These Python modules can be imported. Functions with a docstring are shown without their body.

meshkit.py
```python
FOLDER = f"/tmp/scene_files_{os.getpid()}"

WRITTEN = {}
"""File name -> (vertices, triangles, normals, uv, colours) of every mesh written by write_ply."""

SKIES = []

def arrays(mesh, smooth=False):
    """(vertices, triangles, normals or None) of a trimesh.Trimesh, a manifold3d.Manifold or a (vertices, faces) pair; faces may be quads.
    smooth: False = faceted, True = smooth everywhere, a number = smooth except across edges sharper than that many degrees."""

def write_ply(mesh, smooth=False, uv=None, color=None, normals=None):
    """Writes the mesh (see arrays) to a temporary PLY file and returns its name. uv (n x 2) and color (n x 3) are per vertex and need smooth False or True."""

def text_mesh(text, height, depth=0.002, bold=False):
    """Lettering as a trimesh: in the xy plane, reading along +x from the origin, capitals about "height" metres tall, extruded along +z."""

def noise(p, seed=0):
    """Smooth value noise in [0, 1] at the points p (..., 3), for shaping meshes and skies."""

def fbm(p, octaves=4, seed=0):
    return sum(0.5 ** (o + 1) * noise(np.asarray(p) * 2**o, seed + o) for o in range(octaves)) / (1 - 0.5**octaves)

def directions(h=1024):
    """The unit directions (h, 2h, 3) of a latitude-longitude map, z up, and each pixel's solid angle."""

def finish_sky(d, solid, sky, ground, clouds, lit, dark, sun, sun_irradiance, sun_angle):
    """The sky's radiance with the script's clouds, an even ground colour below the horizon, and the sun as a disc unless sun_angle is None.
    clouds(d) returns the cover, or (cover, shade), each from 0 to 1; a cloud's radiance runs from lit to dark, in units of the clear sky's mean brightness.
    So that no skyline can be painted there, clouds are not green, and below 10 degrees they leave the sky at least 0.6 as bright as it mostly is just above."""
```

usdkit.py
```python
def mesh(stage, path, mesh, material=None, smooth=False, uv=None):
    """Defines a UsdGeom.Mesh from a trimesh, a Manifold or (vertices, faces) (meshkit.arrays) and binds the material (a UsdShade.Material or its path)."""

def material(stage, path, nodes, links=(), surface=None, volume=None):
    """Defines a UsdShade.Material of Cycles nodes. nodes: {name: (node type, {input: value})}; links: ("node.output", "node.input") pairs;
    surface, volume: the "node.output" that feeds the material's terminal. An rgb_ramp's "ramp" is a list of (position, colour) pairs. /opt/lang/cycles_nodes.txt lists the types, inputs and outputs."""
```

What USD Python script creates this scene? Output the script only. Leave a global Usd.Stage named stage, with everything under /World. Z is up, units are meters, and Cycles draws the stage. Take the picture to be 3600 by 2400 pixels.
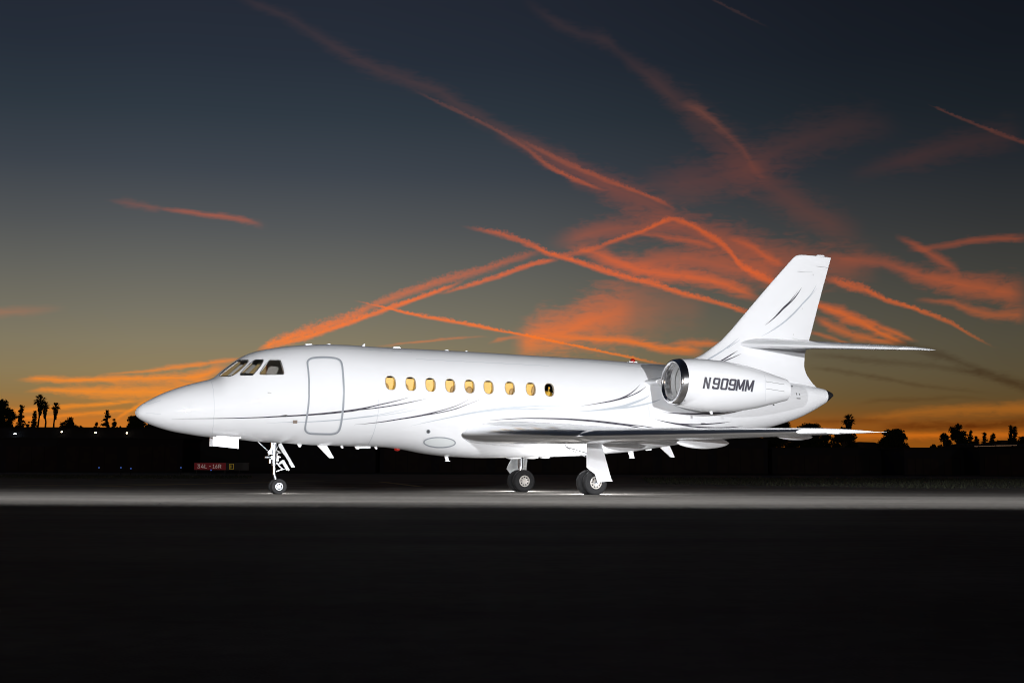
import math, random
import numpy as np, trimesh, manifold3d, shapely.geometry as sg
import usdkit, meshkit
from scipy.interpolate import PchipInterpolator
from pxr import Usd, UsdGeom, UsdLux, UsdShade, Gf, Sdf

random.seed(7); RNG = np.random.default_rng(7)
stage = Usd.Stage.CreateInMemory()
UsdGeom.SetStageUpAxis(stage, 'Z'); UsdGeom.SetStageMetersPerUnit(stage, 1.0)
UsdGeom.Xform.Define(stage, '/World'); UsdGeom.Scope.Define(stage, '/World/Looks')

# ------------------------------------------------------------------ camera: 50 mm lens, low tripod, tilted up
F, TILT, ROLL, H = 5000., math.radians(5.143), 0.004, 0.6          # focal length in units of 1/3600 of the picture's width
FW = np.array([0, math.cos(TILT), math.sin(TILT)]); UP0 = np.array([0, -math.sin(TILT), math.cos(TILT)]); R0 = np.array([1., 0, 0])
RT = math.cos(ROLL)*R0 + math.sin(ROLL)*UP0; UP = math.cos(ROLL)*UP0 - math.sin(ROLL)*R0
CAM = np.array([0, 0, H])
cam = UsdGeom.Camera.Define(stage, '/World/camera')
m = np.eye(4); m[0, :3], m[1, :3], m[2, :3], m[3, :3] = RT, UP, -FW, CAM
cam.AddTransformOp().Set(Gf.Matrix4d(m.tolist()))
cam.CreateHorizontalApertureAttr(36.0); cam.CreateVerticalApertureAttr(24.0); cam.CreateFocalLengthAttr(50.0)
cam.CreateClippingRangeAttr((0.1, 20000.0)); cam.CreateExposureAttr(0.0)

def ray(u, v):
    u, v = np.asarray(u, float), np.asarray(v, float)
    return FW*F + RT*(u-1800)[..., None] - UP*(v-1200)[..., None]
def at(u, v, dist):                                                # the point at a given depth (metres along y) where a spot of the photograph lies
    d = ray(u, v); return CAM + d*(dist/d[..., 1])[..., None]
def azel(u, v):
    d = ray(u, v); d = d/np.linalg.norm(d, axis=-1, keepdims=True)
    return np.arctan2(d[..., 0], d[..., 1]), np.arcsin(d[..., 2])
def lin(c):
    c = np.asarray(c, float)/255; return np.where(c < .04045, c/12.92, ((c+.055)/1.055)**2.4)

# ------------------------------------------------------------------ sky: dusk gradient, contrails and thin cloud, in azimuth and elevation
SUN_AZ, SUN_EL = -0.25, -0.03
class G:                                                            # collects a node graph
    def __init__(s): s.n, s.l, s.k = {}, [], 0
    def add(s, kind, vals=None, **links):
        s.k += 1; name = f'n{s.k}'; s.n[name] = (kind, dict(vals or {}))
        for k, v in links.items():
            if isinstance(v, str): s.l.append((v, f'{name}.{k}'))
            else: s.n[name][1][k] = v
        return name
    def math(s, t, a, b=0.0, c=0.0):
        return s.add('math', {'math_type': t}, value1=a, value2=b, value3=c) + '.value'
    def step(s, x, a, b, lo=0.0, hi=1.0):
        return s.add('map_range', {'range_type': 'smoothstep', 'clamp': True, 'from_min': a, 'from_max': b, 'to_min': lo, 'to_max': hi}, value=x) + '.result'
g = G()
tc = g.add('texture_coordinate')
sx = g.add('separate_xyz', vector=f'{tc}.generated')
az = g.math('arctan2', f'{sx}.x', f'{sx}.y'); el = g.math('arcsine', f'{sx}.z')
AZ0, AZ1 = -0.5, 0.5                                                # azimuths the streak tables cover
azt = g.math('multiply_add', az, 1/(AZ1-AZ0), -AZ0/(AZ1-AZ0))
# base gradient over elevation
base_v = [(0, (36, 42, 54)), (200, (39, 47, 59)), (400, (47, 57, 67)), (600, (62, 69, 78)), (800, (84, 87, 89)), (955, (103, 103, 97)), (1108, (121, 117, 102)),
          (1210, (134, 125, 101)), (1312, (144, 127, 92)), (1389, (150, 122, 76)), (1440, (168, 118, 58)), (1485, (200, 118, 42)), (1560, (214, 122, 34)), (1650, (200, 105, 30))]
stops = []
for v, c in base_v:
    _, e = azel(1000, v); stops.append((float(e), lin(c)))
stops += [(0.42, lin((33, 39, 51))), (0.7, lin((29, 35, 47))), (1.57, lin((26, 31, 43)))]
EMAX = 1.6
base = g.add('rgb_ramp', {'ramp': [((math.sqrt(max(e, 0)/EMAX)), c) for e, c in sorted(stops, key=lambda s: s[0])]},
             fac=g.math('sqrt', g.math('divide', g.math('maximum', el, 0.0), EMAX)))
# brightest towards the afterglow left of the middle, falling off around the horizon
azf = [(-math.pi, .22), (-1.6, .4), (-.8, .75), (-.45, .95), (-.34, .92), (-.25, 1.0), (-.12, 1.0), (0, .88), (.12, .66), (.23, .47), (.34, .36), (.5, .33), (1.6, .24), (math.pi, .22)]
glow = g.add('rgb_ramp', {'ramp': [((a+math.pi)/(2*math.pi), (f, f, f)) for a, f in azf]}, fac=g.math('multiply_add', az, 1/(2*math.pi), .5))
# noise fields in (azimuth, elevation)
def noise(sx_, sy_, detail=3, rough=.55, seed=0.0, dist=0.0):
    c = g.add('combine_xyz', x=g.math('multiply', az, sx_), y=g.math('multiply', el, sy_), z=seed)
    return g.add('noise_texture', {'dimensions': '3D', 'scale': 1.0, 'detail': detail, 'roughness': rough, 'distortion': dist}, vector=f'{c}.vector') + '.fac'
n_big = noise(14, 40, 3, .5, 1.3); n_fib = noise(40, 330, 4, .6, 5.1, .3); n_mid = noise(75, 190, 4, .6, 3.7, .6); n_puff = noise(420, 520, 3, .6, 9.7); n_fine = noise(150, 900, 3, .6, 2.2)
w_big = g.math('multiply_add', n_big, 1.0, -.5); w_puff = g.math('multiply_add', n_puff, 1.0, -.5); w_fib = g.math('multiply_add', n_fine, 1.0, -.5)
el_soft = g.math('multiply_add', w_big, .007, g.math('multiply_add', w_fib, .002, el))
el_crisp = g.math('multiply_add', w_big, .002, g.math('multiply_add', w_puff, .0018, g.math('multiply_add', w_fib, .0008, el)))
c_fib = g.math('multiply_add', n_fib, 1.0, -.5); c_mid = g.math('multiply_add', n_mid, 1.0, -.5)
j_soft = g.math('add', g.math('multiply', c_fib, 1.2), g.math('multiply', c_mid, 2.0)); j_crisp = g.math('add', g.math('multiply', w_puff, 1.3), g.math('add', g.math('multiply', c_fib, 1.2), g.math('multiply', c_mid, 1.0)))
ELT = .36
def streak(pts, crisp=False, edge=.0):
    """pts: (u, v, half width, cover) along a streak of the photograph. Returns its cover over the sky."""
    a, e = azel(np.array([p[0] for p in pts]), np.array([p[1] for p in pts]))
    o = np.argsort(a); a, e = a[o], e[o]; w = np.array([p[2] for p in pts])[o]/F*(1.2 if crisp else 1.35); al = np.array([p[3] for p in pts])[o]
    t = np.linspace(AZ0, AZ1, 256)
    pc = PchipInterpolator(a, e, extrapolate=False)(t); pc = np.where(np.isnan(pc), np.where(t < a[0], e[0], e[-1]), pc)
    W = np.interp(t, a, w); A = np.interp(t, a, al, left=0, right=0)*np.clip(np.minimum(t-a[0], a[-1]-t)/(.10*(a[-1]-a[0])), 0, 1)
    r = g.add('rgb_ramp', {'ramp': [((x-AZ0)/(AZ1-AZ0), (c/ELT, ww*20, aa)) for x, c, ww, aa in zip(t, pc, W, A)]}, fac=azt)
    s = g.add('separate_color', {'color_type': 'rgb'}, color=f'{r}.color')
    d = g.math('absolute', g.math('divide', g.math('subtract', el_crisp if crisp else el_soft, g.math('multiply', f'{s}.r', ELT)), g.math('multiply', f'{s}.g', .05)))
    d = g.math('add', d, j_crisp if crisp else j_soft)
    return g.math('multiply', g.step(d, -.05 if crisp else -.45, 1.35 if crisp else 1.55, 1.0, 0.0), f'{s}.b')
S = streak
soft = [
    S([(800, -25, 10, .08), (900, 15, 14, .13), (1000, 60, 16, .14), (1100, 118, 18, .13), (1200, 180, 24, .17), (1330, 245, 24, .17), (1530, 318, 24, .18), (1650, 390, 24, .18), (1850, 500, 16, .1)]),
    S([(1700, 440, 20, .0), (1860, 510, 30, .28), (2000, 585, 36, .34), (2150, 660, 40, .34), (2300, 720, 40, .25), (2420, 780, 40, 0)]),
    S([(1830, -10, 16, .12), (1930, 60, 18, .14), (2000, 100, 20, .14), (2080, 130, 24, .13), (2125, 140, 26, .18), (2180, 190, 18, .10), (2230, 230, 24, .14), (2300, 280, 30, .22), (2360, 330, 40, .22), (2450, 420, 60, .18), (2600, 560, 70, .16), (2750, 680, 60, .14), (2900, 780, 50, .12), (3050, 830, 50, .1)]),
    S([(2390, 362, 12, .2), (2450, 384, 18, .55), (2510, 430, 18, .55), (2560, 478, 16, .35), (2610, 525, 18, .25), (2650, 590, 20, .15), (2700, 630, 22, .1)]),
    S([(2200, 640, 30, 0), (2400, 640, 60, .16), (2600, 600, 60, .17), (2800, 500, 60, .14), (3000, 440, 50, .12), (3200, 450, 30, 0)]),
    S([(2960, 620, 20, 0), (3200, 560, 30, .11), (3400, 500, 40, .10), (3600, 470, 40, .08)]),
    S([(1900, 860, 24, 0), (2050, 832, 34, .34), (2200, 800, 36, .34), (2350, 790, 36, .4), (2500, 830, 44, .42), (2700, 900, 50, .4), (2900, 930, 50, .28), (3100, 935, 50, .25)]),
    S([(2240, 822, 6, .3), (2400, 843, 9, .5), (2520, 870, 10, .4)]),
    S([(1990, 868, 8, .4), (2093, 889, 14, .6), (2170, 920, 18, .75), (2246, 950, 22, .85), (2400, 975, 22, .9), (2502, 990, 20, .9), (2604, 1018, 18, .85), (2680, 1045, 14, .8)]),
    S([(2060, 900, 16, .3), (2250, 925, 30, .5), (2400, 915, 36, .5), (2600, 945, 40, .5), (2760, 960, 36, .5)]),
    S([(2560, 838, 6, .3), (2645, 863, 12, .6), (2706, 904, 14, .6), (2760, 930, 14, .55)]),
    S([(2900, 905, 14, .25), (3110, 925, 18, .35), (3220, 968, 26, .5), (3370, 1000, 30, .62), (3480, 1015, 30, .6), (3620, 1035, 40, .6)]),
    S([(3150, 835, 8, .1), (3210, 860, 12, .4), (3290, 905, 14, .45), (3370, 955, 18, .4)]),
    S([(3210, 1055, 6, .1), (3344, 1064, 9, .5), (3420, 1092, 13, .5), (3520, 1105, 14, .5), (3620, 1100, 20, .45)]),
    S([(3180, 885, 6, .05), (3267, 873, 9, .3), (3420, 850, 9, .4), (3620, 834, 10, .4)]),
    S([(1790, 1204, 38, .0), (1846, 1198, 44, .85), (1900, 1178, 54, .9), (1965, 1172, 56, .9), (2067, 1128, 68, .85), (2180, 1100, 80, .65), (2240, 1090, 78, .32), (2350, 1080, 70, .14), (2500, 1090, 50, .1)]),
    S([(1720, 1205, 3, .0), (1750, 1188, 6, .45), (1800, 1180, 6, .4), (1850, 1180, 5, .3)]),
    S([(1925, 1177, 3, .6), (2067, 1190, 8, .95), (2169, 1195, 11, 1), (2246, 1204, 12, 1), (2322, 1220, 13, 1), (2400, 1226, 14, .95), (2480, 1235, 14, .9)]),
    S([(2340, 1208, 4, .3), (2420, 1204, 10, .75), (2530, 1210, 10, .7)]),
    S([(2850, 1064, 11, .9), (2960, 1103, 18, 1), (3040, 1133, 16, 1), (3090, 1160, 12, 1), (3185, 1206, 6, .8)]),
    S([(3035, 1117, 5, .5), (3114, 1150, 9, .75), (3180, 1180, 9, .7), (3220, 1198, 5, .2)]),
    S([(2866, 1118, 12, .6), (2961, 1159, 13, .65), (3063, 1185, 11, .7), (3155, 1205, 6, .6)]),
    S([(2850, 1165, 6, .5), (2930, 1185, 7, .45), (3000, 1210, 6, .3), (3040, 1222, 4, 0)]),
    S([(370, 703, 4, .0), (450, 716, 11, .16), (560, 733, 10, .2)]),
    S([(540, 730, 5, .1), (640, 742, 7, .42), (760, 757, 8, .45), (860, 775, 10, .4), (940, 800, 10, 0)]),
    S([(50, 1340, 3, .3), (120, 1337, 7, .9), (300, 1338, 9, 1), (500, 1333, 10, 1), (640, 1328, 14, 1), (700, 1320, 20, 1), (760, 1300, 16, .9), (820, 1280, 10, .6)]),
    S([(80, 1377, 3, .3), (150, 1368, 7, .8), (250, 1376, 12, .9), (400, 1380, 20, .95), (600, 1378, 24, 1), (760, 1370, 30, 1)]),
    S([(-60, 1450, 10, .7), (200, 1434, 7, .8), (400, 1420, 6, .85), (500, 1410, 6, .7)]),
    S([(-60, 1478, 8, .6), (250, 1462, 6, .7), (480, 1442, 6, .6)]),
    S([(330, 1322, 2, 0), (450, 1312, 4, .55), (620, 1290, 6, .85), (760, 1270, 6, .8), (870, 1250, 4, .4)]),
    S([(395, 1484, 3, .3), (430, 1462, 6, .7), (470, 1437, 7, .9), (530, 1410, 6, .9)]),
    S([(2980, 1480, 8, 0), (3140, 1462, 12, .3), (3370, 1446, 14, .4), (3680, 1438, 22, .5)]),
    S([(2830, 1508, 8, .6), (3060, 1524, 9, .75), (3290, 1530, 11, .9), (3680, 1518, 14, .8)]),
    S([(-80, 1102, 12, .22), (90, 1095, 14, .14), (240, 1084, 10, 0)]),
    S([(1300, 1226, 3, 0), (1450, 1203, 4, .45), (1600, 1186, 4, .4), (1730, 1178, 3, 0)]),
]
crisp = [
    S([(1440, 312, 5, .1), (1545, 362, 6, .3), (1650, 410, 7, .38), (1740, 455, 7, .42), (1863, 530, 9, .5), (1900, 562, 12, .6), (1960, 602, 11, .75), (2020, 630, 9, .8), (2090, 658, 6, .6), (2140, 672, 5, .2)], crisp=True),
    S([(1800, 476, 5, .1), (1900, 528, 8, .45), (2010, 580, 10, .55), (2150, 640, 9, .55), (2270, 685, 7, .55), (2330, 710, 8, .5), (2380, 738, 6, .3)], crisp=True),
    S([(900, 1232, 5, .9), (960, 1208, 16, .95), (1071, 1172, 22, .85), (1200, 1128, 20, .75), (1300, 1092, 16, .6)], crisp=True),
    S([(940, 1222, 6, 1), (1071, 1188, 8, 1), (1200, 1144, 9, 1), (1353, 1088, 9, 1), (1455, 1052, 9, .95), (1557, 1016, 8, .9), (1634, 988, 5, .6)], crisp=True),
    S([(1200, 1118, 12, .45), (1404, 1037, 15, .5), (1557, 986, 15, .5), (1659, 960, 15, .42), (1812, 909, 14, .36), (1914, 879, 12, .3)], crisp=True),
    S([(1540, 1034, 4, .3), (1659, 1001, 8, .75), (1787, 960, 9, .8), (1863, 932, 9, .85), (1965, 912, 7, .8)], crisp=True),
    S([(1940, 899, 7, .4), (2067, 879, 9, .45), (2169, 843, 8, .65), (2271, 807, 8, .8), (2350, 772, 9, .9), (2390, 768, 8, .7)], crisp=True),
    S([(2340, 766, 5, .7), (2400, 778, 12, .75), (2476, 817, 13, .75), (2553, 868, 14, .8), (2604, 930, 14, .85), (2706, 986, 14, .85), (2780, 1020, 10, .7)], crisp=True),
    S([(1620, 796, 4, .2), (1680, 806, 8, .45), (1761, 822, 12, .55), (1863, 858, 13, .65), (1914, 884, 10, .95), (2016, 914, 10, .95), (2169, 965, 11, .95), (2322, 1006, 11, .9), (2400, 1032, 10, .9), (2502, 1057, 9, .8), (2625, 1098, 9, .75), (2720, 1128, 8, .7)], crisp=True),
    S([(1246, 1057, 2, .8), (1353, 1080, 4, 1), (1430, 1100, 6, 1), (1557, 1123, 7, 1), (1710, 1151, 6.5, 1), (1848, 1177, 4.5, 1), (1965, 1203, 4.5, 1), (2118, 1236, 4.5, 1), (2345, 1284, 4.5, .95)], crisp=True),
    S([(2890, 975, 11, .6), (2976, 1001, 14, .75), (3048, 1021, 14, .75), (3114, 1052, 9, .85), (3190, 1075, 8, .85), (3267, 1103, 8, .75), (3344, 1134, 7, .65), (3420, 1180, 6, .45), (3500, 1222, 4, .1)], crisp=True),
    S([(2450, -34, 4, .12), (2510, 0, 5, .2), (2600, 46, 5, .22), (2710, 100, 4, 0)], crisp=True),
    S([(3262, 366, 2, 0), (3300, 382, 4, .34), (3440, 440, 6, .36), (3680, 530, 8, .32)], crisp=True),
]
D = lambda pts: streak([(x*3600/2352, y*3600/2352, w*1.2, c) for x, y, w, c in pts])
dark = [
    D([(2010, 770, 6, 0), (2080, 790, 10, .45), (2160, 815, 12, .5), (2250, 850, 12, .45), (2400, 895, 16, .5)]),
    D([(1850, 815, 8, .3), (2000, 825, 8, .4), (2150, 840, 8, .3), (2400, 905, 12, .4)]),
    D([(1850, 845, 6, .3), (2000, 862, 6, .4), (2150, 890, 6, .3), (2300, 905, 6, 0)]),
    D([(2000, 985, 8, .0), (2060, 978, 9, .6), (2200, 978, 10, .75), (2400, 965, 12, .5)]),
    D([(1850, 968, 7, .4), (2000, 966, 6, .4), (2100, 958, 6, 0)]),
    D([(1950, 930, 5, 0), (2020, 918, 6, .25), (2120, 920, 6, .25), (2200, 915, 5, .2), (2300, 925, 5, 0)]),
]
def union(xs, lo, hi, fib):
    t = xs[0]
    for x in xs[1:]: t = g.math('add', t, g.math('multiply', x, g.math('subtract', 1.0, t)))
    return g.math('multiply', t, g.step(fib, .25, .75, lo, hi))
n_mod = g.math('multiply_add', n_mid, .55, g.math('multiply', n_fib, .45)); c_soft = union(soft, .62, 1.3, n_mod); c_crisp = union(crisp, .55, 1.15, n_mod)
cover = g.add('clamp', {'min': 0.0, 'max': 1.0}, value=g.math('add', c_soft, g.math('multiply', c_crisp, g.math('subtract', 1.0, g.math('multiply', c_soft, .75))))) + '.result'
# the clouds' own colour: gold low down, orange, then dull red higher up
cs = [(v, c) for v, c in [(100, (116, 80, 72)), (450, (152, 88, 70)), (650, (200, 95, 60)), (820, (234, 104, 52)), (950, (246, 110, 58)), (1150, (255, 122, 52)), (1300, (255, 138, 40)), (1420, (255, 146, 34)), (1560, (255, 130, 30))]]
ccol = g.add('rgb_ramp', {'ramp': [(float(azel(1000, v)[1])/ELT, lin(c)) for v, c in cs[::-1]]}, fac=g.math('divide', el, ELT))
gl2 = g.add('mix', {'mix_type': 'mix', 'fac': .45, 'color2': (1., 1., 1.)}, color1=f'{glow}.color')
basec = g.add('mix', {'mix_type': 'multiply', 'fac': 1.0}, color1=f'{base}.color', color2=f'{glow}.color')
nish = g.add('sky_texture', {'sky_type': 'single_scattering', 'sun_disc': False, 'sun_elevation': 0.0, 'sun_rotation': SUN_AZ, 'altitude': 250.0, 'air_density': 1.0, 'aerosol_density': 1.5, 'ozone_density': 2.0})
NS = 0.0
nish_s = g.add('vector_math', {'math_type': 'scale', 'scale': NS}, vector1=f'{nish}.color')
basec2 = g.add('mix', {'mix_type': 'add', 'fac': 1.0}, color1=f'{basec}.color', color2=f'{nish_s}.vector')
ccol2 = g.add('mix', {'mix_type': 'multiply', 'fac': 1.0}, color1=f'{ccol}.color', color2=f'{gl2}.color')
m1 = g.add('mix', {'mix_type': 'mix'}, fac=cover, color1=f'{basec2}.color', color2=f'{ccol2}.color')
dk = union(dark, 1.0, 1.5, n_fib)
m2 = g.add('mix', {'mix_type': 'multiply', 'color2': (.50, .36, .30)}, fac=dk, color1=f'{m1}.color')
STR = 0.1
sc = g.add('vector_math', {'math_type': 'scale', 'scale': 1/STR}, vector1=f'{m2}.color')
bgs = g.add('background_shader', {'strength': STR}, color=f'{sc}.vector')
sky_mat = usdkit.material(stage, '/World/Looks/dusk_sky', g.n, g.l, surface=f'{bgs}.background')
dome = UsdLux.DomeLight.Define(stage, '/World/sky'); dome.CreateIntensityAttr(1.0)
UsdShade.MaterialBindingAPI.Apply(dome.GetPrim()).Bind(sky_mat)
# last light of the sun that has set behind the trees, from where the sky glows
sun = UsdLux.DistantLight.Define(stage, '/World/sun'); sun.CreateIntensityAttr(0.02); sun.CreateAngleAttr(4.0); sun.CreateNormalizeAttr(True); sun.CreateColorAttr(Gf.Vec3f(1, .55, .3))
sun.AddRotateXYZOp().Set(Gf.Vec3f(-88.5, 0, -math.degrees(SUN_AZ)+180))

# ------------------------------------------------------------------ materials
LOOK = '/World/Looks/'
def mat(name, color, rough=.5, metal=0.0, coat=0.0, var=0.0, scale=6.0, bump=0.0, stretch=None, emit=None, spec=.5, rvar=0.0):
    n = {'p': ('principled_bsdf', {'base_color': tuple(color), 'roughness': rough, 'metallic': metal, 'coat_weight': coat, 'specular_ior_level': spec})}; l = []
    if emit: n['p'][1]['emission_color'] = tuple(emit[0]); n['p'][1]['emission_strength'] = emit[1]
    if var or bump or rvar:
        n['tc'] = ('texture_coordinate', {}); src = 'tc.object'
        if stretch:
            n['mp'] = ('mapping', {'scale': stretch}); l.append(('tc.object', 'mp.vector')); src = 'mp.vector'
        n['n'] = ('noise_texture', {'scale': scale, 'detail': 5.0, 'roughness': .6}); l.append((src, 'n.vector'))
    if var:
        c = np.array(color); n['r'] = ('rgb_ramp', {'ramp': [(.25, c*(1-var)), (.75, np.minimum(c*(1+var), .95))]}); l += [('n.fac', 'r.fac'), ('r.color', 'p.base_color')]
    if rvar:
        n['rr'] = ('map_range', {'clamp': True, 'from_min': .3, 'from_max': .7, 'to_min': rough-rvar, 'to_max': rough+rvar}); l += [('n.fac', 'rr.value'), ('rr.result', 'p.roughness')]
    if bump:
        n['b'] = ('bump', {'strength': 1.0, 'distance': bump}); l += [('n.fac', 'b.height'), ('b.normal', 'p.normal')]
    return usdkit.material(stage, LOOK+name, n, l, surface='p.BSDF')
WHITE = mat('white_paint', (.80, .81, .835), .085, var=.012, scale=.8, rvar=.02)
SHADE_WHITE = WHITE
DARKP = mat('charcoal_paint', (.072, .068, .085), .28, coat=.3)
SILVERP = mat('silver_paint', (.46, .50, .55), .3, coat=.3)
BANDP = mat('grey_band_paint', (.32, .345, .38), .3, coat=.3)
CHROME = mat('polished_metal', (.88, .885, .90),   .25, 1.0); LIPM = mat('polished_lip_metal', (.90, .90, .91), .16, 1.0)
METAL = mat('satin_metal', (.42, .44, .47), .32, 1.0, rvar=.06, scale=20)
STEEL = mat('grey_steel', (.45, .45, .45), .4, 1.0, var=.2, scale=30)
GEARW = mat('white_gear_enamel', (.40, .415, .42), .35, var=.06, scale=20)
TYRE = mat('tyre_rubber', (.016, .016, .017), .8, var=.3, scale=25, spec=.2)
RIM = mat('wheel_alloy', (.42, .40, .375), .4, .4, var=.12, scale=25)
HOLE = mat('dark_recess', (.012, .012, .013), .7)
BLACK = mat('black_plastic', (.015, .015, .017), .4)
DUCT = mat('intake_liner', (.72, .73, .74), .35)
FANM = mat('fan_blade_metal', (.55, .47, .41), .4)
CREAM = mat('cream_leather', (.62, .56, .45), .5)
BROWN = mat('cockpit_trim', (.22, .10, .045), .5, var=.2, scale=5)
REDG = mat('red_beacon_glass', (.35, .012, .008), .12, coat=.5)
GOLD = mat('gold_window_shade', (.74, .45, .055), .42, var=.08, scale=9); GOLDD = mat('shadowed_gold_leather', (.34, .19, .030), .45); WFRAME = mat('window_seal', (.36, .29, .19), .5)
LENSM = mat('clear_lens_housing', (.70, .73, .74), .15)
def glass(name, tint, f0=.06):
    return usdkit.material(stage, LOOK+name, {'t': ('transparent_bsdf', {'color': tint}), 'g': ('glossy_bsdf', {'color': (1., 1., 1.), 'roughness': .02}), 'm': ('mix_closure', {'fac': f0})},
                           [('t.BSDF', 'm.closure1'), ('g.BSDF', 'm.closure2')], surface='m.closure')
GLASS = glass('window_glass', (.90, .88, .84)); CABGLASS = glass('cabin_window_glass', (.95, .93, .88), .03)

# ------------------------------------------------------------------ scene helpers
used = {}
def path_of(name, parent=None):
    base = (str(parent.GetPath()) if parent else '/World')
    k_ = (base, name); n = used.get(k_, 0); used[k_] = n+1
    return f'{base}/{name}' + (f'_{n:03d}' if n else '')
def tag(p, label=None, cat=None, group=None, kind=None):
    for k_, v in (('label', label), ('category', cat), ('group', group), ('kind', kind)):
        if v: p.SetCustomDataByKey(k_, v)
    return p
def thing(name, label, cat, loc=(0, 0, 0), rotz=0.0, group=None):
    x = UsdGeom.Xform.Define(stage, path_of(name)); x.AddTranslateOp().Set(Gf.Vec3d(*map(float, loc)))
    if rotz: x.AddRotateZOp().Set(math.degrees(rotz))
    return tag(x.GetPrim(), label, cat, group)
def obj(name, mesh, material, parent=None, smooth=30, label=None):
    if isinstance(mesh, list): mesh = trimesh.util.concatenate(mesh)
    p = usdkit.mesh(stage, path_of(name, parent), mesh, material, smooth=smooth)
    if material in (GLASS, CABGLASS): pass
    return tag(p.GetPrim(), label)
def box(lo, hi):
    b = trimesh.creation.box(np.subtract(hi, lo)); b.apply_translation((np.add(lo, hi))/2); return b
def cyl(a, b, r, n=20, r2=None):
    a, b = np.asarray(a, float), np.asarray(b, float); L = np.linalg.norm(b-a)
    prof = [(0, 0), (r, 0), (r if r2 is None else r2, L), (0, L)]
    c_ = trimesh.creation.revolve(prof, sections=n); c_.apply_transform(trimesh.geometry.align_vectors([0, 0, 1], (b-a)/L)); c_.apply_translation(a); return c_
def bar(a, b, w, h, up=(0, 1, 0)):
    a, b = np.asarray(a, float), np.asarray(b, float); d = b-a; L = np.linalg.norm(d); x = d/L; y = np.asarray(up, float); z = np.cross(x, y); z /= np.linalg.norm(z); y = np.cross(z, x)
    m_ = trimesh.creation.box((L, w, h)); T = np.eye(4); T[:3, 0], T[:3, 1], T[:3, 2], T[:3, 3] = x, y, z, (a+b)/2; m_.apply_transform(T); return m_
def revolve_x(prof, n=64):                                          # (x, r) pairs turned about the x axis
    m_ = trimesh.creation.revolve([(r, x) for x, r in prof], sections=n)
    m_.apply_transform(np.array([[0, 0, 1, 0], [0, 1, 0, 0], [-1, 0, 0, 0], [0, 0, 0, 1.]])); return m_
def revolve_y(prof, n=48):                                          # (y, r) pairs turned about the y axis
    m_ = trimesh.creation.revolve([(r, y) for y, r in prof], sections=n)
    m_.apply_transform(np.array([[1, 0, 0, 0], [0, 0, 1, 0], [0, -1, 0, 0], [0, 0, 0, 1.]])); return m_
def grid(P, close_u=False):                                         # P[i, j] -> quads
    a, b = P.shape[:2]; i, j = np.meshgrid(np.arange(a-1), np.arange(b if close_u else b-1), indexing='ij'); j2 = (j+1) % b
    q = np.stack([i*b+j, i*b+j2, (i+1)*b+j2, (i+1)*b+j], -1).reshape(-1, 4)
    return trimesh.Trimesh(P.reshape(-1, 3), np.vstack([q[:, [0, 1, 2]], q[:, [0, 2, 3]]]), process=False)
def plate(xz, y0, y1):                                              # an outline in the xz plane with a thickness along y
    p = sg.Polygon(xz).buffer(0); m_ = trimesh.creation.extrude_polygon(p, abs(y1-y0), engine='earcut')
    V = np.array(m_.vertices); m_ = trimesh.Trimesh(np.c_[V[:, 0], max(y0, y1)-V[:, 2], V[:, 1]], m_.faces, process=False); return m_

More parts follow.
